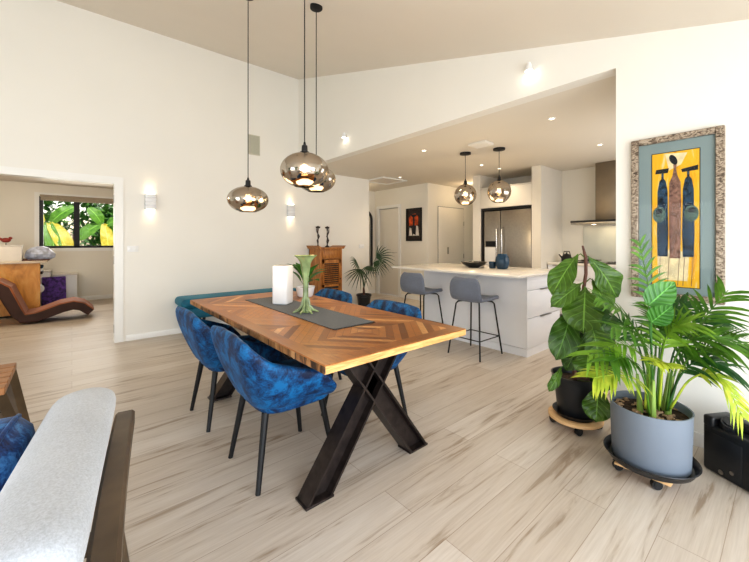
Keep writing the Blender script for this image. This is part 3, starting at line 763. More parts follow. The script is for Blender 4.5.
# bar stools
def stool_shell():
    m = MB(); rows = []
    prof = [(-.205, .865), (-.222, .82), (-.225, .74), (-.215, .66), (-.185, .622), (-.13, .607), (-.04, .605), (.06, .612), (.15, .618), (.20, .612), (.222, .598)]
    for i, (x, z) in enumerate(prof):
        k = i / (len(prof) - 1); w = .20 - (.055 if i == 0 else .012 if i == 1 else 0) - (.05 if i == len(prof) - 1 else .015 if i == len(prof) - 2 else 0)
        r = []
        for j in range(-5, 6):
            q = j / 5; cx = (.035 * q * q if i < 5 else 0); cz = (.022 * q * q if i >= 5 else 0)
            r.append((x + cx, w * q * (1 if abs(q) < .9 or i not in (0, 10) else .9), z + cz))
        rows.append(r)
    m.grid(rows); return m
SG = 'grey felt bar stools at the island'
st = thing('bar_stool', 'grey upholstered bar stool nearer the island drawers', 'bar stool', (3.445, 2.32, 0), 0, SG)
part('seat_shell', stool_shell(), M['stool_fabric'], st, smooth=180, solid=.042, sub=2)
for sx, sy in ((-1, -1), (-1, 1), (1, -1), (1, 1)):
    part('leg', MB().tube([(sx * .07, sy * .10, .588), (sx * .125, sy * .135, .583), (sx * .145, sy * .15, .56), (sx * .215, sy * .205, 0)], .0085, 10), M['black_metal'], st)
def atz(sx, sy, z): k = (.56 - z) / .56; return (sx * (.145 + .07 * k), sy * (.15 + .055 * k), z)
q = [atz(-1, -1, .20), atz(-1, 1, .20), atz(1, 1, .20), atz(1, -1, .20)]
m = MB()
for k in range(4): m.tube([q[k], q[(k + 1) % 4]], .006, 8)
part('footrest', m, M['black_metal'], st)
part('seat_bracket', MB().tube([(-.07, -.10, .588), (-.07, .10, .588)], .008, 8).tube([(.07, -.10, .588), (.07, .10, .588)], .008, 8), M['black_metal'], st)
dup(st, (3.43, 3.10, 0), R(2), 'grey upholstered bar stool farther from the drawers, toward the hall', SG)
# things on the island
t = thing('fruit_bowl', 'wide low black bowl on the island benchtop', 'bowl', (4.13, 2.80, .9055))
part('body', MB().lathe([(0, .0), (.07, 0), (.075, .008), (.13, .03), (.165, .062), (.172, .075), (.164, .073), (.12, .038), (.06, .016), (0, .014)], seg=40), M['dark_bowl'], t, smooth=60)
t = thing('navy_vase', 'larger dark blue rounded vase on the island benchtop', 'vase', (4.16, 2.40, .9055))
part('body', MB().lathe([(0, 0), (.055, 0), (.068, .01), (.086, .06), (.088, .10), (.078, .15), (.062, .178), (.060, .19), (.052, .188), (.060, .16), (.07, .1), (0, .03)], seg=36), M['navy'], t, smooth=60)
t = thing('navy_tumbler', 'small blue cup beside the dark blue vase on the island', 'cup', (4.17, 2.545, .9055))
part('body', MB().lathe([(0, 0), (.038, 0), (.042, .01), (.045, .085), (.041, .085), (.037, .015), (0, .012)], seg=28), M['navy'], t, smooth=60)

# fridge tower
t = thing('fridge_surround', 'tall white cabinet surround around the fridge with open top shelf', 'cabinet', (0, 0, 0))
part('side_panel', box((5.70, 2.62, 0), (6.5, 2.77, ZK - .002)), M['cab_cream'], t, smooth=0)
part('side_panel', box((5.70, 3.735, 0), (6.5, 3.885, ZK - .002)), M['cab_cream'], t, smooth=0)
part('back_panel', box((6.46, 2.77, 1.86), (6.5, 3.735, ZK - .002)), M['cab_cream'], t, smooth=0)
d = part('door', box((5.705, 2.775, 1.855), (5.725, 3.73, 2.20), .002), M['cab_cream'], t)
part('shelf', box((5.705, 2.77, 2.205), (6.46, 3.735, 2.225)), M['cab_cream'], t, smooth=0)
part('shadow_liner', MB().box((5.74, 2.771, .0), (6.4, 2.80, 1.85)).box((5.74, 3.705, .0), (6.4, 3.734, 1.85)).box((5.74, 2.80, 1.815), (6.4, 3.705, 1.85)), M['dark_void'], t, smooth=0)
f = thing('fridge', 'stainless steel double door fridge with water dispenser', 'fridge', (5.77, 3.252, 0))
part('body', box((.05, -.45, .02), (.60, .45, 1.79)), M['steel_dark'], f, smooth=0)
for s in (-1, 1):
    y0, y1 = (-.445, .105) if s < 0 else (.113, .445)
    dd = part('door', box((-.01, y0, .05), (.05, y1, 1.80), .008), M['steel'], f)
    hy_ = .06 if s < 0 else .158
    part('handle', MB().tube([(-.01, hy_, .84), (-.055, hy_, .87), (-.055, hy_, 1.47), (-.01, hy_, 1.50)], .013, 10), M['chrome'], dd)
    if s > 0:
        part('display', box((-.014, .18, 1.16), (-.009, .40, 1.26)), M['black'], dd, smooth=0)
        part('dispenser', box((-.014, .20, .82), (-.008, .42, 1.15), .004), M['white_plastic'], dd)
# range side
t = thing('range_hood', 'stainless chimney range hood with a dark edged canopy', 'range hood', (6.5, 1.84, .065))
part('canopy', MB().box((-.50, -.45, 1.455), (-.001, .45, 1.50), .003), M['steel'], t)
part('canopy_edge', MB().box((-.505, -.452, 1.482), (-.002, .452, 1.512)), M['dark_void'], t, smooth=0)
part('chimney', box((-.29, -.17, 1.512), (-.001, .17, ZK - .069), .002), simple('bronze_steel', (.27, .225, .17), .4, .8, var=.05), t)
for y in (-.2, .2): part('lamp', MB().lathe([(0, 1.4535), (.035, 1.4535)], (-.26, y, 0), 18), M['lens'], t, smooth=0)
L = bpy.data.lights.new('hood_glow', 'AREA'); L.energy = 1.6; L.color = (1, .8, .5); L.size = .3
o = bpy.data.objects.new('hood_glow', L); COL.objects.link(o); o.parent = t; o.location = (-.26, 0, 1.44)
tag(box((6.488, 1.30, .921), (6.4985, 2.28, 1.50)).build('glass_splashback', simple('grey_splashback_glass', (.55, .56, .51), .12, var=.02), None, smooth=0), 'grey glass splashback panel below the range hood', 'splashback')
t = thing('base_cabinet', 'white kitchen base cabinets below the cooktop along the back wall', 'cabinet', (0, 0, 0))
part('carcass', box((5.93, .46, .10), (6.49, 2.61, .878)), M['cab_white'], t, smooth=0)
part('plinth', box((5.97, .46, 0), (6.48, 2.61, .10)), M['gap'], t, smooth=0)
for y0 in (.47, 1.30, 2.20):
    y1 = {.47: 1.296, 1.30: 2.196, 2.20: 2.605}[y0]
    d = part('drawer', box((5.912, y0, .66), (5.93, y1, .872), .0015), M['cab_white'], t)
    part('handle', box((5.89, (y0 + y1) / 2 - .12, .865), (5.915, (y0 + y1) / 2 + .12, .873)), M['steel_dark'], d, smooth=0)
    part('drawer', box((5.912, y0, .11), (5.93, y1, .655), .0015), M['cab_white'], t)
tag(box((5.90, .46, .88), (6.487, 2.61, .92), .002).build('kitchen_benchtop', M['stone'], None), 'pale benchtop running along the back wall under the range hood', 'benchtop')
t = thing('cooktop', 'black gas cooktop set on the bench below the range hood', 'cooktop', (6.20, 1.84, .9205))
part('glass', box((-.25, -.40, 0), (.25, .40, .010), .003), M['black'], t)
for x in (-.12, .12):
    for y in (-.24, 0, .24):
        m = MB().lathe([(0, .01), (.04, .01), (.04, .022), (0, .024)], (x, y, 0), 16)
        part('burner', m, M['steel_dark'], t)
for y in (-.26, .26): part('trivet', MB().box((-.22, y - .012, .03), (.22, y + .012, .042)).box((-.22, y - .11, .03), (-.20, y + .11, .042)).box((.20, y - .11, .03), (.22, y + .11, .042)).box((-.21, y - .1, .008), (-.2, y - .09, .04)).box((.2, y + .09, .008), (.21, y + .1, .04)).box((-.01, y - .11, .03), (.01, y + .11, .042)), M['black_metal'], t, smooth=0)
t = thing('kettle', 'small black kettle on the back bench beside the cooktop', 'kettle', (6.18, 2.42, .9205))
part('body', MB().lathe([(0, 0), (.07, 0), (.08, .015), (.078, .06), (.055, .115), (.03, .13), (0, .135)], seg=24), M['black'], t)
part('spout', MB().tube([(.0, .065, .06), (.0, .105, .10), (0, .12, .12)], [.016, .011, .008], 10), M['black'], t)
part('handle', MB().tube([(0, .05, .115), (0, .04, .17), (0, -.04, .17), (0, -.06, .10)], .008, 8), M['black'], t)
part('lid_knob', MB().sphere((0, 0, .143), .013), M['black'], t)

# ------------------------------------------------------------------ framed art on the right wall
t = thing('framed_artwork', 'large mottled framed artwork of three elongated figures on yellow above the plants', 'picture', (XR, .492, 1.405))
aw, ah, fw = .228, .525, .040
m = MB()
for a, b in (((-aw, -ah), (-aw + fw, ah)), ((aw - fw, -ah), (aw, ah)), ((-aw + fw, -ah), (aw - fw, -ah + fw)), ((-aw + fw, ah - fw), (aw - fw, ah))):
    m.box((-.035, a[0], a[1]), (-.001, b[0], b[1]), .004, 1)
part('frame', m, M['birch_frame'], t)
part('mat', box((-.012, -aw + fw - .002, -ah + fw - .002), (-.004, aw - fw + .002, ah - fw + .002)), M['mat_board'], t, smooth=0)
cy, pw, z0, z1 = 0.0, .116, -.44, .415
art = part('painting', box((-.0135, -pw, z0), (-.0118, pw, z1)), M['art_yellow'], t, smooth=0)
part('border', MB().box((-.0142, -pw - .004, z0 - .004), (-.012, -pw, z1 + .004)).box((-.0142, pw, z0 - .004), (-.012, pw + .004, z1 + .004)).box((-.0142, -pw, z0 - .004), (-.012, pw, z0)).box((-.0142, -pw, z1), (-.012, pw, z1 + .004)), M['art_black'], art, smooth=0)
X_ = -.0139
def blob(pts, x=X_): return MB().poly([(x, y, z) for y, z in pts])
def prof(c, zs): return [(c + w_, z_) for z_, w_ in zs] + [(c - w_, z_) for z_, w_ in reversed(zs)]
part('pale_ground', blob([(.085, -.40), (-.06, -.40), (-.07, -.22), (.09, -.20)]), M['art_cream'], art, smooth=0)
part('pale_ground', blob([(.05, .41), (-.06, .40), (-.03, .33), (.03, .30)]), M['art_cream'], art, smooth=0)
part('figure', blob(prof(.062, [(-.25, .026), (-.1, .029), (.05, .027), (.17, .026), (.235, .016), (.25, .006), (.30, .006)]), X_ - .0003), M['art_navy'], art, smooth=0)
part('figure', blob(prof(.0, [(-.26, .026), (-.1, .029), (.1, .030), (.22, .028), (.265, .012), (.30, .007), (.335, .008)]), X_ - .0005), M['art_brown'], art, smooth=0)
part('figure', blob(prof(-.064, [(-.25, .026), (-.1, .030), (.05, .027), (.17, .026), (.235, .016), (.25, .006), (.29, .006)]), X_ - .0003), M['art_navy'], art, smooth=0)
def ell(c, z, a, b, n=18, rot=0): return [(c + a * math.cos(2 * PI * k / n) * math.cos(rot) - b * math.sin(2 * PI * k / n) * math.sin(rot), z + a * math.cos(2 * PI * k / n) * math.sin(rot) + b * math.sin(2 * PI * k / n) * math.cos(rot)) for k in range(n)]
part('headdress', blob(ell(.008, .365, .017, .035, rot=-.4), X_ - .0008), M['art_black'], art, smooth=0)
part('headdress', blob([(.10, .285), (.035, .285), (.03, .315), (.095, .312)], X_ - .0008), M['art_black'], art, smooth=0)
part('headdress', blob([(-.11, .285), (-.035, .28), (-.03, .30), (-.11, .315)], X_ - .0008), M['art_black'], art, smooth=0)
for c in (.082, -.082):
    part('pot_shape', blob(ell(c * .97, .02, .034, .052), X_ - .001), M['art_green'], art, smooth=0)
    part('pot_mouth', blob(ell(c * .97, .04, .018, .018), X_ - .0012), M['art_black'], art, smooth=0)
for y in (.075, .03, -.02, -.045, -.085): part('grass_line', blob([(y, -.25), (y - .003, -.25), (y + .005, -.43), (y + .008, -.43)], X_ - .0006), M['art_brown'], art, smooth=0)
part('glass', box((-.020, -aw + fw, -ah + fw), (-.0185, aw - fw, ah - fw)), M['glass'], t, smooth=0)

# ------------------------------------------------------------------ plants by the right wall
def caster(t, x, y, ztop, a):
    c = part('caster', MB().tube([(-.012, 0, .024), (.012, 0, .024)], .024, 16), M['black_plastic'], t, loc=(x, y, 0)); c.rotation_euler = (0, 0, a)
    part('bracket', MB().box((-.018, -.014, .02), (-.014, .014, ztop - .0)).box((.014, -.014, .02), (.018, .014, ztop - .0)).box((-.018, -.018, ztop - .006), (.018, .018, ztop - .0005)), M['black_plastic'], c, smooth=0)
FX, FY = 2.612, .968
dl = thing('plant_dolly', 'round slatted wooden plant dolly on black wheels under the fiddle leaf fig', 'plant stand', (FX, FY, 0))
part('top', MB().lathe([(0, .052), (.160, .052), (.166, .056), (.166, .072), (.160, .076), (.12, .076), (.12, .07), (0, .07)], seg=40), M['dolly_wood'], dl)
for k in range(4): a = .5 + k * PI / 2; caster(dl, .135 * math.cos(a), .135 * math.sin(a), .052, a + .6)
t = thing('plant_saucer', 'black round saucer on the small wooden dolly under the fig pot', 'saucer', (FX, FY, .0765))
part('dish', MB().lathe([(0, 0), (.115, 0), (.14, .03), (.136, .03), (.112, .006), (0, .006)], seg=36), M['black_plastic'], t)
fig = thing('fiddle_leaf_fig', 'fiddle leaf fig with big lobed leaves in a black plastic pot', 'potted plant', (FX, FY, .083))
part('pot', MB().lathe([(0, 0), (.105, 0), (.108, .006), (.128, .20), (.140, .202), (.146, .262), (.150, .268), (.142, .270), (.136, .262), (.128, .21), (0, .205)], seg=40), M['black_plastic'], fig)
part('soil', MB().lathe([(0, .232), (.134, .226)]), M['soil'], fig)
part('trunk', MB().tube([(.0, 0, .22), (-.012, .015, .5), (.03, -.035, .8), (.048, -.05, .95), (.045, -.05, 1.06), (.03, -.035, 1.14)], [.014, .013, .012, .011, .011, .006], 10), M['stem_brown'], fig)
FIG = [((.006, -.017, 1.082), (-.212, .064, .818), .165), ((.017, -.038, .89), (-.269, .046, .747), .12), ((.059, -.061, 1.068), (.205, -.185, .79), .195),
       ((-.001, -.063, .866), (-.210, -.123, .600), .255), ((.10, -.072, .913), (.05, -.176, .688), .142), ((-.036, .006, .746), (-.275, .012, .417), .19),
       ((-.062, -.103, .454), (-.182, -.132, .338), .17), ((-.068, -.163, .256), (-.200, -.190, .076), .165), ((-.141, .029, .344), (-.258, .064, .197), .066),
       ((.14, -.045, .742), (.17, -.145, .443), .22), ((.058, -.074, .629), (.013, -.146, .375), .224), ((.141, .053, .56), (.058, .123, .378), .189),
       ((-.023, -.071, .539), (-.12, .012, .317), .148), ((.11, -.098, .548), (.12, -.146, .272), .196), ((.13, .029, .726), (.18, -.019, .461), .24), ((.12, -.101, .443), (.09, -.148, .169), .18)]
rnd = random.Random(5)
trk = [(0, 0, .22), (-.012, .015, .5), (.03, -.035, .8), (.048, -.05, .95), (.045, -.05, 1.06), (.03, -.035, 1.14)]
def on_trunk(z):
    for a, b in zip(trk, trk[1:]):
        if a[2] <= z <= b[2]: return Vector(a).lerp(Vector(b), (z - a[2]) / (b[2] - a[2]))
    return Vector(trk[-1]) if z > 1 else Vector(trk[0])
for k, (b, tp, wd) in enumerate(FIG):
    d = Vector(tp) - Vector(b)
    nv = Vector((-.75, -.45, .55)) + Vector((rnd.uniform(-.25, .25), rnd.uniform(-.25, .25), rnd.uniform(-.1, .2)))
    if k == 1: nv = Vector((-.2, -.75, .75))
    m = MB(); m.grid(leaf_rows(b, tp, wd, nv, fiddle, .10, .16, 14, .013), uv=True)
    m.tube([on_trunk(b[2] - .03), Vector(b).lerp(on_trunk(b[2] - .03), .3) + Vector((0, 0, .012)), Vector(b) + d * .04], [.004, .0035, .003], 6)
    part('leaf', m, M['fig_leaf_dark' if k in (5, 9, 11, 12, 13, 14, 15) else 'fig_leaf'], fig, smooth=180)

PX, PY = 2.36, .504
dl = thing('plant_dolly', 'wooden plant dolly on black wheels under the big grey planter', 'plant stand', (PX, PY, 0))
part('top', MB().box((-.125, -.115, .055), (.125, -.042, .078), .004).box((-.135, -.036, .055), (.135, .036, .078), .004).box((-.125, .042, .055), (.125, .115, .078), .004).box((-.12, -.11, .046), (-.07, .13, .055)).box((.07, -.11, .046), (.12, .11, .055)), M['dolly_wood'], dl)
for a, b in ((-.105, -.05), (-.075, .125), (.10, -.10), (.09, .11)): caster(dl, a, b, .046, 1.0 + a * 3)
t = thing('plant_saucer', 'large black round saucer under the grey planter', 'saucer', (PX, PY, .0785))
part('dish', MB().lathe([(0, 0), (.185, 0), (.204, .034), (.209, .036), (.206, .040), (.200, .036), (.182, .008), (0, .008)], seg=56), M['black_plastic'], t)
palm = thing('potted_palm', 'large green palm in round grey blue planter beside the black jerry can', 'potted plant', (PX, PY, .0868))
part('pot', MB().lathe([(0, 0), (.166, 0), (.170, .006), (.178, .285), (.180, .292), (.173, .292), (.170, .285), (.167, .22), (0, .22)], seg=64), M['grey_pot'], palm)
part('soil', MB().lathe([(0, .255), (.1, .258), (.169, .250)], seg=40), M['soil'], palm)
m = MB(); rnd = random.Random(9)
for k in range(70):
    a, r_ = rnd.uniform(0, 6.28), .148 * math.sqrt(rnd.random()); c = (r_ * math.cos(a), r_ * math.sin(a), .262)
    m.box((c[0] - .014, c[1] - .005, c[2] - .003), (c[0] + .014, c[1] + .005, c[2] + .004), rot=Matrix.Rotation(rnd.uniform(0, 6), 4, 'Z') @ Matrix.Rotation(rnd.uniform(-.4, .4), 4, 'Y'))
bk = part('bark_chips', m, M['bark_chip'], palm, smooth=0); bk['kind'] = 'stuff'
def spline(ps, n=16):
    P = [Vector(p) for p in ps]; P = [P[0] * 2 - P[1]] + P + [P[-1] * 2 - P[-2]]; out = []
    for i in range(1, len(P) - 2):
        for k in range(n):
            t_ = k / n; a, b, c, d = P[i - 1:i + 3]
            out.append(.5 * ((2 * b) + (c - a) * t_ + (2 * a - 5 * b + 4 * c - d) * t_ ** 2 + (3 * b - a - 3 * c + d) * t_ ** 3))
    out.append(P[-2]); return out
def frond(m, ps, leng, xmax=.53, pairs=13, start=.40, width=.0078, droop=.35, upv=(-.35, -.2, 1)):
    ps = [(p[0] * (1 if i else .8) + .03 * (i > 0), p[1], p[2]) for i, p in enumerate(ps)]; leng *= 1.32; s = spline(ps); n = len(s)
    m.tube(s[::3] + [s[-1]], [.006 - .0045 * i / (len(s[::3])) for i in range(len(s[::3]) + 1)], 6)
    for k in range(pairs):
        u = start + (1 - start) * (k + .5) / pairs; i = min(n - 2, int(u * (n - 1))); c = s[i]; tg = (s[min(n - 1, i + 2)] - s[max(0, i - 2)]).normalized()
        uv = Vector(upv); side = tg.cross(uv)
        if side.length < .2: side = tg.cross(Vector((1, .3, 0)))
        side.normalize(); nv = side.cross(tg).normalized()
        L = leng * (.62 + .38 * math.sin(PI * ((k + 2) / (pairs + 3)) ** .8))
        for sg in (-1, 1):
            d = (side * sg * .80 + tg * (.55 + .5 * k / pairs) + nv * .12 + Vector((rnd.uniform(-.14, .14), rnd.uniform(-.14, .14), rnd.uniform(-.14, .14)))).normalized()
            wv = d.cross(nv).normalized(); rows = []
            for q in range(6):
                x = q / 5; ctr = c + d * L * x - Vector((0, 0, 1)) * (droop * L * x * x)
                ww = width * (.30 + .9 * math.sin(PI * min(1, .18 + x * .82))) * (1 - x ** 5)
                row = [ctr - wv * ww, ctr - nv * ww * .25, ctr + wv * ww]
                for v in row: v.x = min(v.x, xmax)
                rows.append(row)
            m.grid(rows)
    d = (s[-1] - s[-4]).normalized()
PALM = [
    ([(-.017, -.006, .289), (.062, -.008, .599), (.062, .019, .874), (.015, .059, 1.177)], .124, 'g'),
    ([(-.033, .008, .278), (-.017, .02, .553), (-.1, .091, .761), (-.217, .19, .87)], .135, 'g'),
    ([(-.07, 0, .291), (-.132, -.014, .531), (-.293, .058, .649), (-.471, .15, .604)], .13, 'l'),
    ([(-.103, .001, .295), (-.184, -.008, .439), (-.36, .049, .516), (-.50, .121, .514)], .115, 'y'),
    ([(.075, -.058, .258), (.117, -.093, .498), (.141, -.179, .728), (.185, -.282, .915)], .176, 'g'),
    ([(.019, -.076, .281), (.011, -.134, .531), (-.004, -.253, .663), (-.011, -.378, .667)], .176, 'g'),
    ([(.011, -.069, .281), (-.021, -.108, .573), (-.04, -.205, .697), (.031, -.331, .70)], .176, 'g'),
    ([(-.037, -.094, .314), (-.05, -.168, .48), (-.047, -.27, .524), (-.029, -.353, .343)], .09, 'y'),
    ([(-.021, -.042, .281), (-.076, -.061, .583), (-.101, -.105, .725), (-.098, -.174, .771)], .145, 'l'),
    ([(-.042, -.024, .281), (-.132, -.014, .583), (-.247, .019, .71), (-.389, .074, .751)], .145, 'g'),
    ([(-.084, -.054, .324), (-.139, -.073, .498), (-.195, -.091, .574), (-.291, -.075, .600)], .085, 'y'),
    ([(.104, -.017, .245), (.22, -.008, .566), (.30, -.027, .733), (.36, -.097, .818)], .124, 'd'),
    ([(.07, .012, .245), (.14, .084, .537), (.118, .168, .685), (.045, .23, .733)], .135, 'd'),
    ([(-.124, -.02, .275), (-.24, -.021, .491), (-.36, .02, .606), (-.48, .054, .603)], .125, 'g'),
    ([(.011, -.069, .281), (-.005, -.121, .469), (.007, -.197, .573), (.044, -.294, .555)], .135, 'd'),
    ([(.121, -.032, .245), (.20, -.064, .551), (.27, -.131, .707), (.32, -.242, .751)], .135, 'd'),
    ([(.033, -.022, .258), (.042, -.029, .58), (-.021, -.042, .739), (-.124, -.02, .817)], .135, 'g')]
for ps, ln, kd in PALM:
    m = MB(); frond(m, ps, ln, start=.38 if kd != 'y' else .45)
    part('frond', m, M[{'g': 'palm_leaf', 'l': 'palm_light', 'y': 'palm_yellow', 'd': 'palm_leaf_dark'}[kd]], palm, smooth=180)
for x, y in ((-.02, .0), (-.05, .03), (.07, -.05), (-.08, -.03), (.03, -.07), (.1, -.02)):
    part('stem', MB().tube([(x, y, .24), (x * 1.1, y * 1.1, .34), (x * 1.35, y * 1.3, .46)], [.016, .012, .007], 8), M['stem_green'], palm)
for b, tp, wd in (((-.165, -.03, .845), (-.095, -.120, .965), .125), ((-.18, -.045, .765), (-.185, -.128, .86), .10)):
    m = MB(); m.grid(leaf_rows(b, tp, wd, (-.9, -.4, .25), lambda u: max(.04, math.sin(PI * (u ** .8 * .93 + .06)) ** .8), .05, .14, 10, .003), uv=True)
    m.tube([(-.06, -.03, .26), (-.12, -.035, .55), b], [.005, .004, .003], 6)
    part('broad_leaf', m, M['split_leaf'], palm, smooth=180)

# jerry can
J = thing('jerry_can', 'black plastic jerry can with screw cap standing by the right wall', 'jerry can', (2.672, .334, 0), math.atan2(-.862, -.507))
m = MB(); m.box((0, -0, .0), (.30, .165, .252), .016, 3)
m.box((.0, .0, .235), (.055, .165, .298), .014, 3); m.box((.0, .085, .235), (.30, .165, .296), .016, 3); m.box((.235, 0, .18), (.30, .165, .268), .018, 3)
for x in (.225, .25, .275): m.box((x - .006, -.006, .012), (x + .006, .03, .245), .004, 2)
m.box((.012, -.004, .015), (.19, .02, .215), .006, 2)
part('body', m, M['black_plastic'], J)
part('cap', MB().tube([(.085, .055, .242), (.105, .04, .292)], .036, 24).tube([(.105, .04, .292), (.108, .038, .298)], .025, 20), M['black_plastic'], J)
part('handle', MB().tube([(.08, .125, .285), (.085, .125, .318), (.13, .125, .328), (.19, .125, .328), (.235, .125, .315), (.24, .125, .28)], .013, 10), M['black_plastic'], J)
for x, z, r_ in ((.145, .055, .010), (.095, .03, .012)): part('moulded_mark', MB().tube([(x, -.001, z), (x, -.007, z)], r_, 14), M['steel_dark'], J)

# ------------------------------------------------------------------ armchair, cushion and coffee table at the left front
A = thing('lounge_chair', 'pale grey upholstered lounge chair with dark wood frame at the bottom left', 'armchair', (-.034, 1.13, -.0), R(-8))
# local: chair faces -x, width along y
def slab(profile, y0, y1, rnd_, n=12):
    """extrude a closed x-z profile along y with softened ends"""
    m = MB(); rows = []
    cx_ = sum(p[0] for p in profile) / len(profile); cz_ = sum(p[1] for p in profile) / len(profile)
    for k in range(n + 1):
        u = k / n; y = y0 + (y1 - y0) * u; e = min(u, 1 - u) * (y1 - y0); s = 1
        if e < rnd_: s = 1 - .28 * (1 - math.sqrt(max(0, 1 - (1 - e / rnd_) ** 2)))
        rows.append([(cx_ + (p[0] - cx_) * s, y, cz_ + (p[1] - cz_) * s) for p in profile])
    vs = m.grid(rows, closed=True); m.bm.faces.new(vs[0][::-1]); m.bm.faces.new(vs[-1]); return m
bp = [(-.08, .38), (-.115, .45), (-.100, .55), (-.085, .66), (-.065, .74), (-.03, .775), (.04, .785), (.090, .765), (.100, .72), (.072, .62), (.04, .50), (-.0, .38)]
def refine(p, k=3):
    s = [Vector((q[0], q[1])) for q in p]; out = []
    n = len(s)
    for i in range(n):
        a, b, c, d = s[i - 1], s[i], s[(i + 1) % n], s[(i + 2) % n]
        for j in range(k):
            t_ = j / k; v = .5 * ((2 * b) + (c - a) * t_ + (2 * a - 5 * b + 4 * c - d) * t_ ** 2 + (3 * b - a - 3 * c + d) * t_ ** 3); out.append((v.x, v.y))
    return out
part('backrest', slab(refine(bp), -.42, .40, .10, 28), M['grey_fabric'], A, smooth=60)
part('seat', MB().box((-.72, -.40, .28), (-.10, .385, .42), .05, 4), M['grey_fabric'], A)
rp = MB()
for zz, x0, x1 in ((0, 0, 0),): pass
def rail(y0, y1):
    m = MB(); rows = []
    n = 14
    for k in range(n + 1):
        u = k / n; y = y0 + (y1 - y0) * u; zz = .645 - .035 * (1 - u) ** 1.5; bow = .008 - .006 * math.sin(PI * u)
        rows.append([(.085 + bow, y, zz - .055), (.132 + bow, y, zz - .055), (.140 + bow, y, zz - .045), (.140 + bow, y, zz - .008), (.132 + bow, y, zz), (.090 + bow, y, zz), (.082 + bow, y, zz - .008), (.079 + bow, y, zz - .045)])
    vs = m.grid(rows, closed=True); m.bm.faces.new(vs[0][::-1]); m.bm.faces.new(vs[-1]); return m
part('back_rail', rail(-.46, .44), M['arm_wood'], A, smooth=30)
part('frame', MB().box((-.70, -.42, .22), (.09, -.38, .28), .006).box((-.70, .365, .22), (.09, .405, .28), .006).box((-.70, -.38, .22), (-.66, .365, .28), .006).box((.04, -.38, .22), (.09, .365, .28), .006), M['arm_wood'], A)
for y in (-.41, .385):
    part('leg', MB().tube([(.105, y, .60), (.10, y, .25), (.14, y, 0)], [.018, .020, .013], 10), M['arm_wood'], A)
    part('leg', MB().tube([(-.62, y, .25), (-.66, y, 0)], [.02, .013], 10), M['arm_wood'], A)
cu = thing('scatter_cushion', 'blue crushed velvet cushion leaning on the grey lounge chair', 'cushion', (-.208, 1.365, .575), R(-8))
m = MB(); rows = []; nn = 18
def cushpt(u, v, sgn):
    a = max(abs(u), abs(v)); th = .075 * (max(0, (1 - u ** 4) * (1 - v ** 4))) ** .5
    q_ = math.sqrt(max(0, 1 - .42 * v * v)), math.sqrt(max(0, 1 - .42 * u * u))
    return Vector((sgn * th, u * .215 * q_[0], v * .205 * q_[1]))
for sgn in (1, -1):
    m.grid([[cushpt(-1 + 2 * i / nn, -1 + 2 * j / nn, sgn) for j in range(nn + 1)] for i in range(nn + 1)])
bmesh.ops.remove_doubles(m.bm, verts=m.bm.verts, dist=.0005)
bmesh.ops.transform(m.bm, matrix=Matrix.Rotation(R(24), 4, 'Y'), verts=m.bm.verts)
part('cover', m, M['velvet_cushion'], cu, smooth=180)
edge = [cushpt(-1 + 2 * i / nn, -1, 1) for i in range(nn)] + [cushpt(1, -1 + 2 * i / nn, 1) for i in range(nn)] + [cushpt(1 - 2 * i / nn, 1, 1) for i in range(nn)] + [cushpt(-1, 1 - 2 * i / nn, 1) for i in range(nn + 1)]
pm = MB().tube(edge, .006, 6); bmesh.ops.transform(pm.bm, matrix=Matrix.Rotation(R(24), 4, 'Y'), verts=pm.bm.verts)
part('piping', pm, M['velvet_cushion'], cu, smooth=180)
t = thing('coffee_table', 'low wooden coffee table with slanted dark legs, only its corner in view', 'coffee table', (-.28, 3.35, 0))
m = MB()
for k in range(5): m.box((-1.10 + .0, -.55 + k * .11, .41), (0, -.445 + k * .11, .45), .004, 1)
part('tabletop', m, M['coffee'], t)
for sx in (0, 1):
    for sy in (-1, 1):
        x, y = (-.04, -1.06)[sx], -.275 + sy * .24
        part('leg', MB().tube([(x, y, .412), (x + (.10, -.10)[sx], y - sy * .15, 0)], [.040, .034], 4), M['arm_wood'], t, smooth=0)
part('rail', MB().box((-1.05, -.31, .36), (-.02, -.26, .41), .003), M['arm_wood'], t)

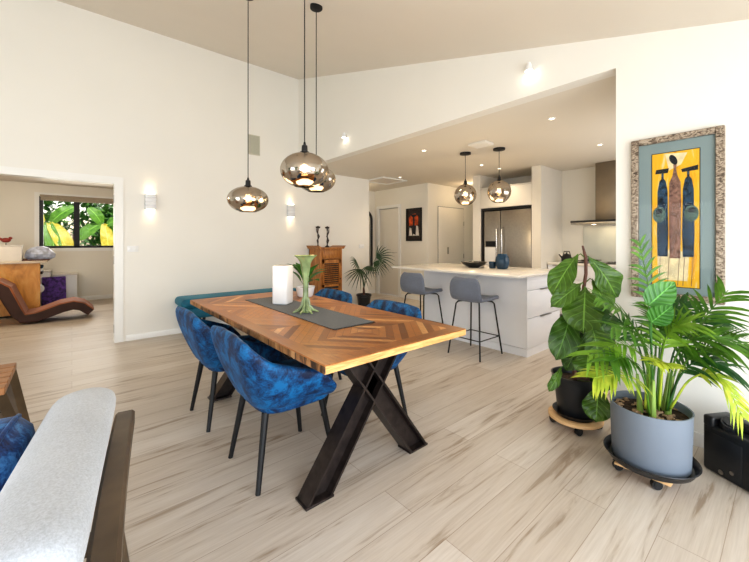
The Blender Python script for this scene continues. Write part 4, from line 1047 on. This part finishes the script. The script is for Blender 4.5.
# ------------------------------------------------------------------ bedroom beyond the doorway
t = thing('floor_lounger', 'tan and brown folding floor lounger lying on the bedroom floor', 'lounger', (0, 0, 0))
LP = [(-1.35, .52, .15), (-1.06, .60, .15), (-.84, .61, .16), (-.76, .54, .17), (-.69, .36, .16), (-.62, .19, .15), (-.56, .10, .145), (-.42, .10, .15), (-.28, .15, .15), (-.12, .21, .15), (.02, .235, .145), (.13, .20, .14), (.24, .095, .12)]
up_, dn_ = [], []
for k, (x, z, th) in enumerate(LP):
    a, b = LP[max(0, k - 1)], LP[min(len(LP) - 1, k + 1)]; d = Vector((b[0] - a[0], b[1] - a[1])).normalized(); nn_ = Vector((-d.y, d.x))
    up_.append((x + nn_.x * th / 2, max(.06, z + nn_.y * th / 2))); dn_.append((x - nn_.x * th / 2, max(.004, z - nn_.y * th / 2)))
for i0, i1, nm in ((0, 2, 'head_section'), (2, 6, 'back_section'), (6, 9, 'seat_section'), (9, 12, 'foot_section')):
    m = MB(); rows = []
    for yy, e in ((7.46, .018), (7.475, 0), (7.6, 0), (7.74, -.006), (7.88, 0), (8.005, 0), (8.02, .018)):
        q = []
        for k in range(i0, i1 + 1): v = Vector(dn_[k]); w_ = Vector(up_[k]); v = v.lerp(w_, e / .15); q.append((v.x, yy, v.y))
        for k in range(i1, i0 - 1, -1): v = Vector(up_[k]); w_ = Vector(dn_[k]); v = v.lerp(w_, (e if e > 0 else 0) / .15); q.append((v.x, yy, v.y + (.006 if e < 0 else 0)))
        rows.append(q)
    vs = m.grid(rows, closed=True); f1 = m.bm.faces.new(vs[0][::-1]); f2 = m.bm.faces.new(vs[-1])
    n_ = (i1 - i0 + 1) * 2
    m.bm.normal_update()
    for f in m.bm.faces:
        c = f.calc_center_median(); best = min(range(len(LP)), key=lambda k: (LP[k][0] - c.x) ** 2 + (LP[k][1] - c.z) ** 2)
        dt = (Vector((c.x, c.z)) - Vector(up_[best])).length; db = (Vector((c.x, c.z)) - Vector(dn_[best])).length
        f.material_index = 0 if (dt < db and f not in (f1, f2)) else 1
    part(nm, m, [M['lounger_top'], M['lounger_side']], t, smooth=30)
t = thing('plywood_cabinet', 'orange plywood cabinet with pale top and open end shelves in the bedroom', 'cabinet', (0, 0, 0))
part('front', box((-2.4, 8.28, .04), (-.41, 8.30, .885)), M['plywood'], t, smooth=0)
part('carcass', MB().box((-2.4, 8.30, .04), (-.78, 8.88, .885)).box((-.78, 8.84, .04), (-.46, 8.88, .885)), M['dark_void'], t, smooth=0)
part('top', box((-2.42, 8.24, .888), (-.33, 8.92, .925), .003), simple('pale_laminate', (.66, .55, .42), .4), t)
for z in (.06, .33, .62): part('shelf', box((-.78, 8.30, z), (-.44, 8.84, z + .018)), M['plywood'], t, smooth=0)
for z0, nm, mat, dx in ((.638, 'paper_stack', M['off_white'], 0), (.348, 'white_ball', M['white_ceramic'], 0)):
    if nm == 'paper_stack':
        for k, c in enumerate((M['off_white'], M['black'], M['white_plastic'], M['art_navy'])):
            tag(box((-.62, 8.40, z0 + .001 + k * .05), (-.40 + .012 * (k % 2), 8.74, z0 + .049 + k * .05), .004).build('storage_box', c, None), ('cream flat box at the bottom of the stack on the cabinet end shelf', 'black flat box second from the bottom on the cabinet end shelf', 'white flat box second from the top on the cabinet end shelf', 'dark blue flat box topmost on the cabinet end shelf')[k], 'box', 'boxes on the end shelf')
    else:
        tag(MB().sphere((0, 0, 0), .085).build('white_ball', mat, None, smooth=180), 'round white ball on the middle end shelf of the plywood cabinet', 'ball', loc=(-.45, 8.50, z0 + .085))
t = thing('white_box', 'plain off white box standing on the plywood cabinet at the photo edge', 'box', (-.78, 8.45, .9255))
part('body', box((-.14, -.09, 0), (.14, .09, .245), .005), M['off_white'], t)
part('lid', box((-.145, -.095, .246), (.145, .095, .268), .005), M['off_white'], t)
t = thing('wrapped_bundle', 'pale blue grey crumpled bag bundle on a brown tray on the cabinet', 'bag', (-.43, 8.64, .9345))
m = MB(); rr_ = random.Random(4); rows = []
for z, r_ in ((0, .12), (.04, .16), (.10, .165), (.16, .13), (.21, .09), (.235, .03)):
    rows.append([((r_ * 1.25 * math.cos(a) * (1 + rr_.uniform(-.12, .12))), (r_ * .8 * math.sin(a) * (1 + rr_.uniform(-.12, .12))), z) for a in [2 * PI * k / 14 for k in range(14)]])
vs = m.grid(rows, closed=True); m.bm.faces.new(vs[0][::-1]); m.bm.faces.new(vs[-1])
part('wrap', m, simple('pale_blue_wrap', (.50, .54, .66), .3, var=.35, nscale=14), t, smooth=25)
t = thing('serving_tray', 'dark brown tray under the pale bundle on the plywood cabinet', 'tray', (-.44, 8.62, .9255))
part('base', MB().box((-.24, -.22, 0), (.14, .22, .008)).box((-.24, -.22, .008), (.14, -.205, .021)).box((-.24, .205, .008), (.14, .22, .021)).box((-.24, -.205, .008), (-.225, .205, .021)).box((.125, -.205, .008), (.14, .205, .021)), M['stem_brown'], t, smooth=0)
t = thing('bird_ornament', 'small dark red bird ornament on a thin stand behind the white box', 'ornament', (-.86, 8.72, .9255))
part('stand', MB().lathe([(0, 0), (.04, 0), (.04, .012), (.008, .016), (.006, .30), (0, .30)], seg=14), M['black_metal'], t)
part('body', MB().sphere((0, 0, .35), .05, sc=(1.25, .7, .8)).sphere((.055, 0, .385), .025).tube([(-.05, 0, .36), (-.11, 0, .41)], [.022, .006], 8), simple('dark_red', (.25, .03, .02), .5), t)
t = thing('purple_bag', 'purple patterned upright bag leaning beside the plywood cabinet', 'bag', (-.265, 9.28, 0), R(3))
m = MB(); rows = []
for z, w, d in ((0, .17, .07), (.02, .175, .08), (.3, .175, .07), (.55, .17, .045), (.57, .168, .03)):
    rows.append([(-w, -d, z), (-w * .5, -d * 1.1, z), (w * .5, -d * 1.1, z), (w, -d, z), (w, d, z), (-w, d, z)])
vs = m.grid(rows, closed=True); m.bm.faces.new(vs[0][::-1]); m.bm.faces.new(vs[-1])
part('body', m, M['purple'], t, smooth=20)
def crate(label, loc, s):
    t = thing('storage_crate', label, 'crate', loc, 0, 'white storage boxes under the window')
    part('body', box((-s[0], -s[1], 0), (s[0], s[1], s[2]), .012, 2), M['white_plastic'], t)
    part('lid', box((-s[0] - .012, -s[1] - .012, s[2] + .0005), (s[0] + .012, s[1] + .012, s[2] + .03), .006), M['off_white'], t)
    part('panel_ridge', box((-s[0] + .03, -s[1] - .004, .05), (s[0] - .03, -s[1], s[2] - .05), .002), M['white_plastic'], t)
crate('large white storage box on the floor under the window, right of the purple bag', (-.10, 9.58, 0), (.18, .17, .58)); 
crate('white storage box behind the purple bag, higher than the other', (-.52, 9.58, 0), (.20, .17, .66))

# garden outside the bedroom window
rnd = random.Random(21)
def banana(name, label, x, y, leaves, grp=None):
    t = thing(name, label, 'banana plant', (x, y, 0), 0, grp)
    part('trunk', MB().tube([(0, 0, 0), (.03, 0, .9), (0, 0, 1.7)], [.10, .08, .05], 10), M['stem_green'], t)
    for (dx, dy, dz, L0, w, mt) in leaves:
        b = Vector((0, 0, 1.5)); b2 = b + Vector((dx * .15, dy * .15, .2)); tip = Vector((dx, dy, 1.6 + dz))
        m = MB(); m.grid(leaf_rows(b2, tip, w, (0, -.8, .7), lambda u: max(.05, math.sin(PI * (u * .9 + .06)) ** .5), .12, .12, 14, .012), uv=True); m.tube([b, b2, b2.lerp(tip, .3)], [.03, .02, .01], 6)
        part('leaf', m, M[mt], t, smooth=180)
banana('banana_plant', 'banana plant with large yellow leaves outside the left window pane', -.45, 11.2, [(.45, -.15, -.75, 1, .34, 'banana_yellow'), (-.3, -.1, .3, 1, .3, 'banana_yellow'), (.2, -.2, -.95, 1, .28, 'banana'), (-.55, 0, -.4, 1, .32, 'banana'), (.5, .1, .5, 1, .3, 'banana')])
banana('banana_plant', 'green banana plant outside the right window pane', .62, 11.4, [(-.5, -.1, -.3, 1, .3, 'banana'), (.4, -.1, .2, 1, .32, 'banana'), (.1, -.25, -.8, 1, .28, 'banana_yellow'), (-.3, 0, .5, 1, .3, 'banana'), (.6, 0, -.5, 1, .3, 'banana')])
def shrub(label, x, y, rx, rz, n, seed):
    r_ = random.Random(seed); t = thing('garden_shrub', label, 'shrub', (x, y, 0), 0, 'garden shrubs outside the window')
    part('trunk', MB().tube([(0, 0, 0), (.05, 0, rz)], [.05, .03], 8), M['stem_brown'], t)
    m = MB()
    for k in range(n):
        a, b = r_.uniform(0, 2 * PI), r_.uniform(-.9, 1); rr = math.sqrt(max(0, 1 - b * b)) * r_.uniform(.6, 1)
        c = Vector((rx * rr * math.cos(a), rx * .7 * rr * math.sin(a), rz + rz * .95 * b))
        d = Vector((r_.uniform(-1, 1), r_.uniform(-1, .2), r_.uniform(-.8, .8))).normalized(); L = r_.uniform(.14, .34)
        sd = d.cross(Vector((r_.uniform(-1, 1), r_.uniform(-1, 1), 1))).normalized() * L * .22
        m.grid([[c, c], [c + d * L * .5 - sd, c + d * L * .5 + sd], [c + d * L - sd * .05, c + d * L + sd * .05]])
    f = part('foliage', m, M['hedge'], t, smooth=0); f['kind'] = 'stuff'
shrub('leafy green shrub farther back outside, left of the window', -1.5, 13.0, 1.0, 1.35, 1500, 1); shrub('leafy green shrub farther back outside, at the middle of the window', .0, 14.6, 1.15, 1.6, 1700, 2); shrub('leafy green shrub farther back outside, right of the window', 1.5, 13.0, 1.0, 1.35, 1500, 3)
lawn = box((-14, -14, -.12), (16, 22, -.08)).build('ground', simple('ground_cover', (.22, .26, .12), .9, var=.4), None, smooth=0); lawn['kind'] = 'structure'
dk = box((-4.6, -5, -.08), (3.4, YB - .13, -.02)).build('deck', simple('deck_boards', (.45, .40, .34), .7, var=.15), None, smooth=0); dk['kind'] = 'structure'

# ------------------------------------------------------------------ light
wd = bpy.data.worlds.new('sky'); scene.world = wd; wd.use_nodes = True; nt = wd.node_tree; nt.nodes.clear()
sk = nt.nodes.new('ShaderNodeTexSky'); sk.sky_type = 'NISHITA'; sk.sun_disc = False; sk.sun_elevation = R(50); sk.sun_rotation = R(20); sk.air_density = 1.0; sk.dust_density = 2.0
bg = nt.nodes.new('ShaderNodeBackground'); bg.inputs[1].default_value = .22; wo = nt.nodes.new('ShaderNodeOutputWorld')
nt.links.new(sk.outputs[0], bg.inputs[0]); nt.links.new(bg.outputs[0], wo.inputs[0])
sun = bpy.data.lights.new('sun', 'SUN'); sun.energy = 5.0; sun.color = (1, .94, .84); sun.angle = R(2)
so = bpy.data.objects.new('sun', sun); COL.objects.link(so); so.rotation_euler = (R(-38), R(14), 0)
so.rotation_euler = Vector((-.30, .52, -.8)).to_track_quat('-Z', 'Y').to_euler()
def area(name, loc, direction, sx, sy, e, c):
    L = bpy.data.lights.new(name, 'AREA'); L.shape = 'RECTANGLE'; L.size = sx; L.size_y = sy; L.energy = e; L.color = c
    o = bpy.data.objects.new(name, L); COL.objects.link(o); o.location = loc; o.rotation_euler = Vector(direction).to_track_quat('-Z', 'Z').to_euler(); return o
area('daylight_slider', (-.55, YB - .3, 1.05), (0, 1, 0), 6.0, 1.95, 235, (.90, .95, 1.0))
area('daylight_side', (-4.5, 1.8, 1.1), (1, 0, 0), 4.7, 2.1, 150, (.95, .97, 1.0))
area('bedroom_window_light', (.15, 9.95, 1.65), (0, -1, -.1), 1.2, .95, 22, (1, .96, .88))
area('kitchen_side_fill', (4.9, .5, 1.5), (0, 1, -.1), 2.0, 1.0, 22, (.95, .97, 1))  # added fill light in front of the solid side wall, no window there
def pt(name, loc, e, c, r=.1):
    L = bpy.data.lights.new(name, 'POINT'); L.energy = e; L.color = c; L.shadow_soft_size = r
    o = bpy.data.objects.new(name, L); COL.objects.link(o); o.location = loc
pt('bedroom_fill', (-1.6, 7.2, 2.1), 50, (1, .86, .66), .2)  # unseen fill light for the bedroom, added without a fitting
pt('hall_fill', (4.6, 6.1, 2.3), 6, (1, .84, .62), .1)  # added fill that brightens the hall, no lamp modelled
pt('pantry_fill', (6.4, 4.4, 2.3), 6, (1, .76, .5), .1)  # added warm fill for the pantry recess, hangs free of any fitting

# ------------------------------------------------------------------ camera
cam = bpy.data.cameras.new('camera'); co = bpy.data.objects.new('camera', cam); COL.objects.link(co)
co.location = (0, 0, 1.25); co.rotation_euler = (R(90), 0, -.70343)
cam.sensor_width = 36; cam.lens = 36 * 356.73 / 749; cam.shift_y = -39.3 / 749; cam.clip_start = .05; cam.clip_end = 100
scene.camera = co
scene.view_settings.view_transform = 'Standard'; scene.view_settings.look = 'Medium High Contrast'; scene.view_settings.exposure = -0.15
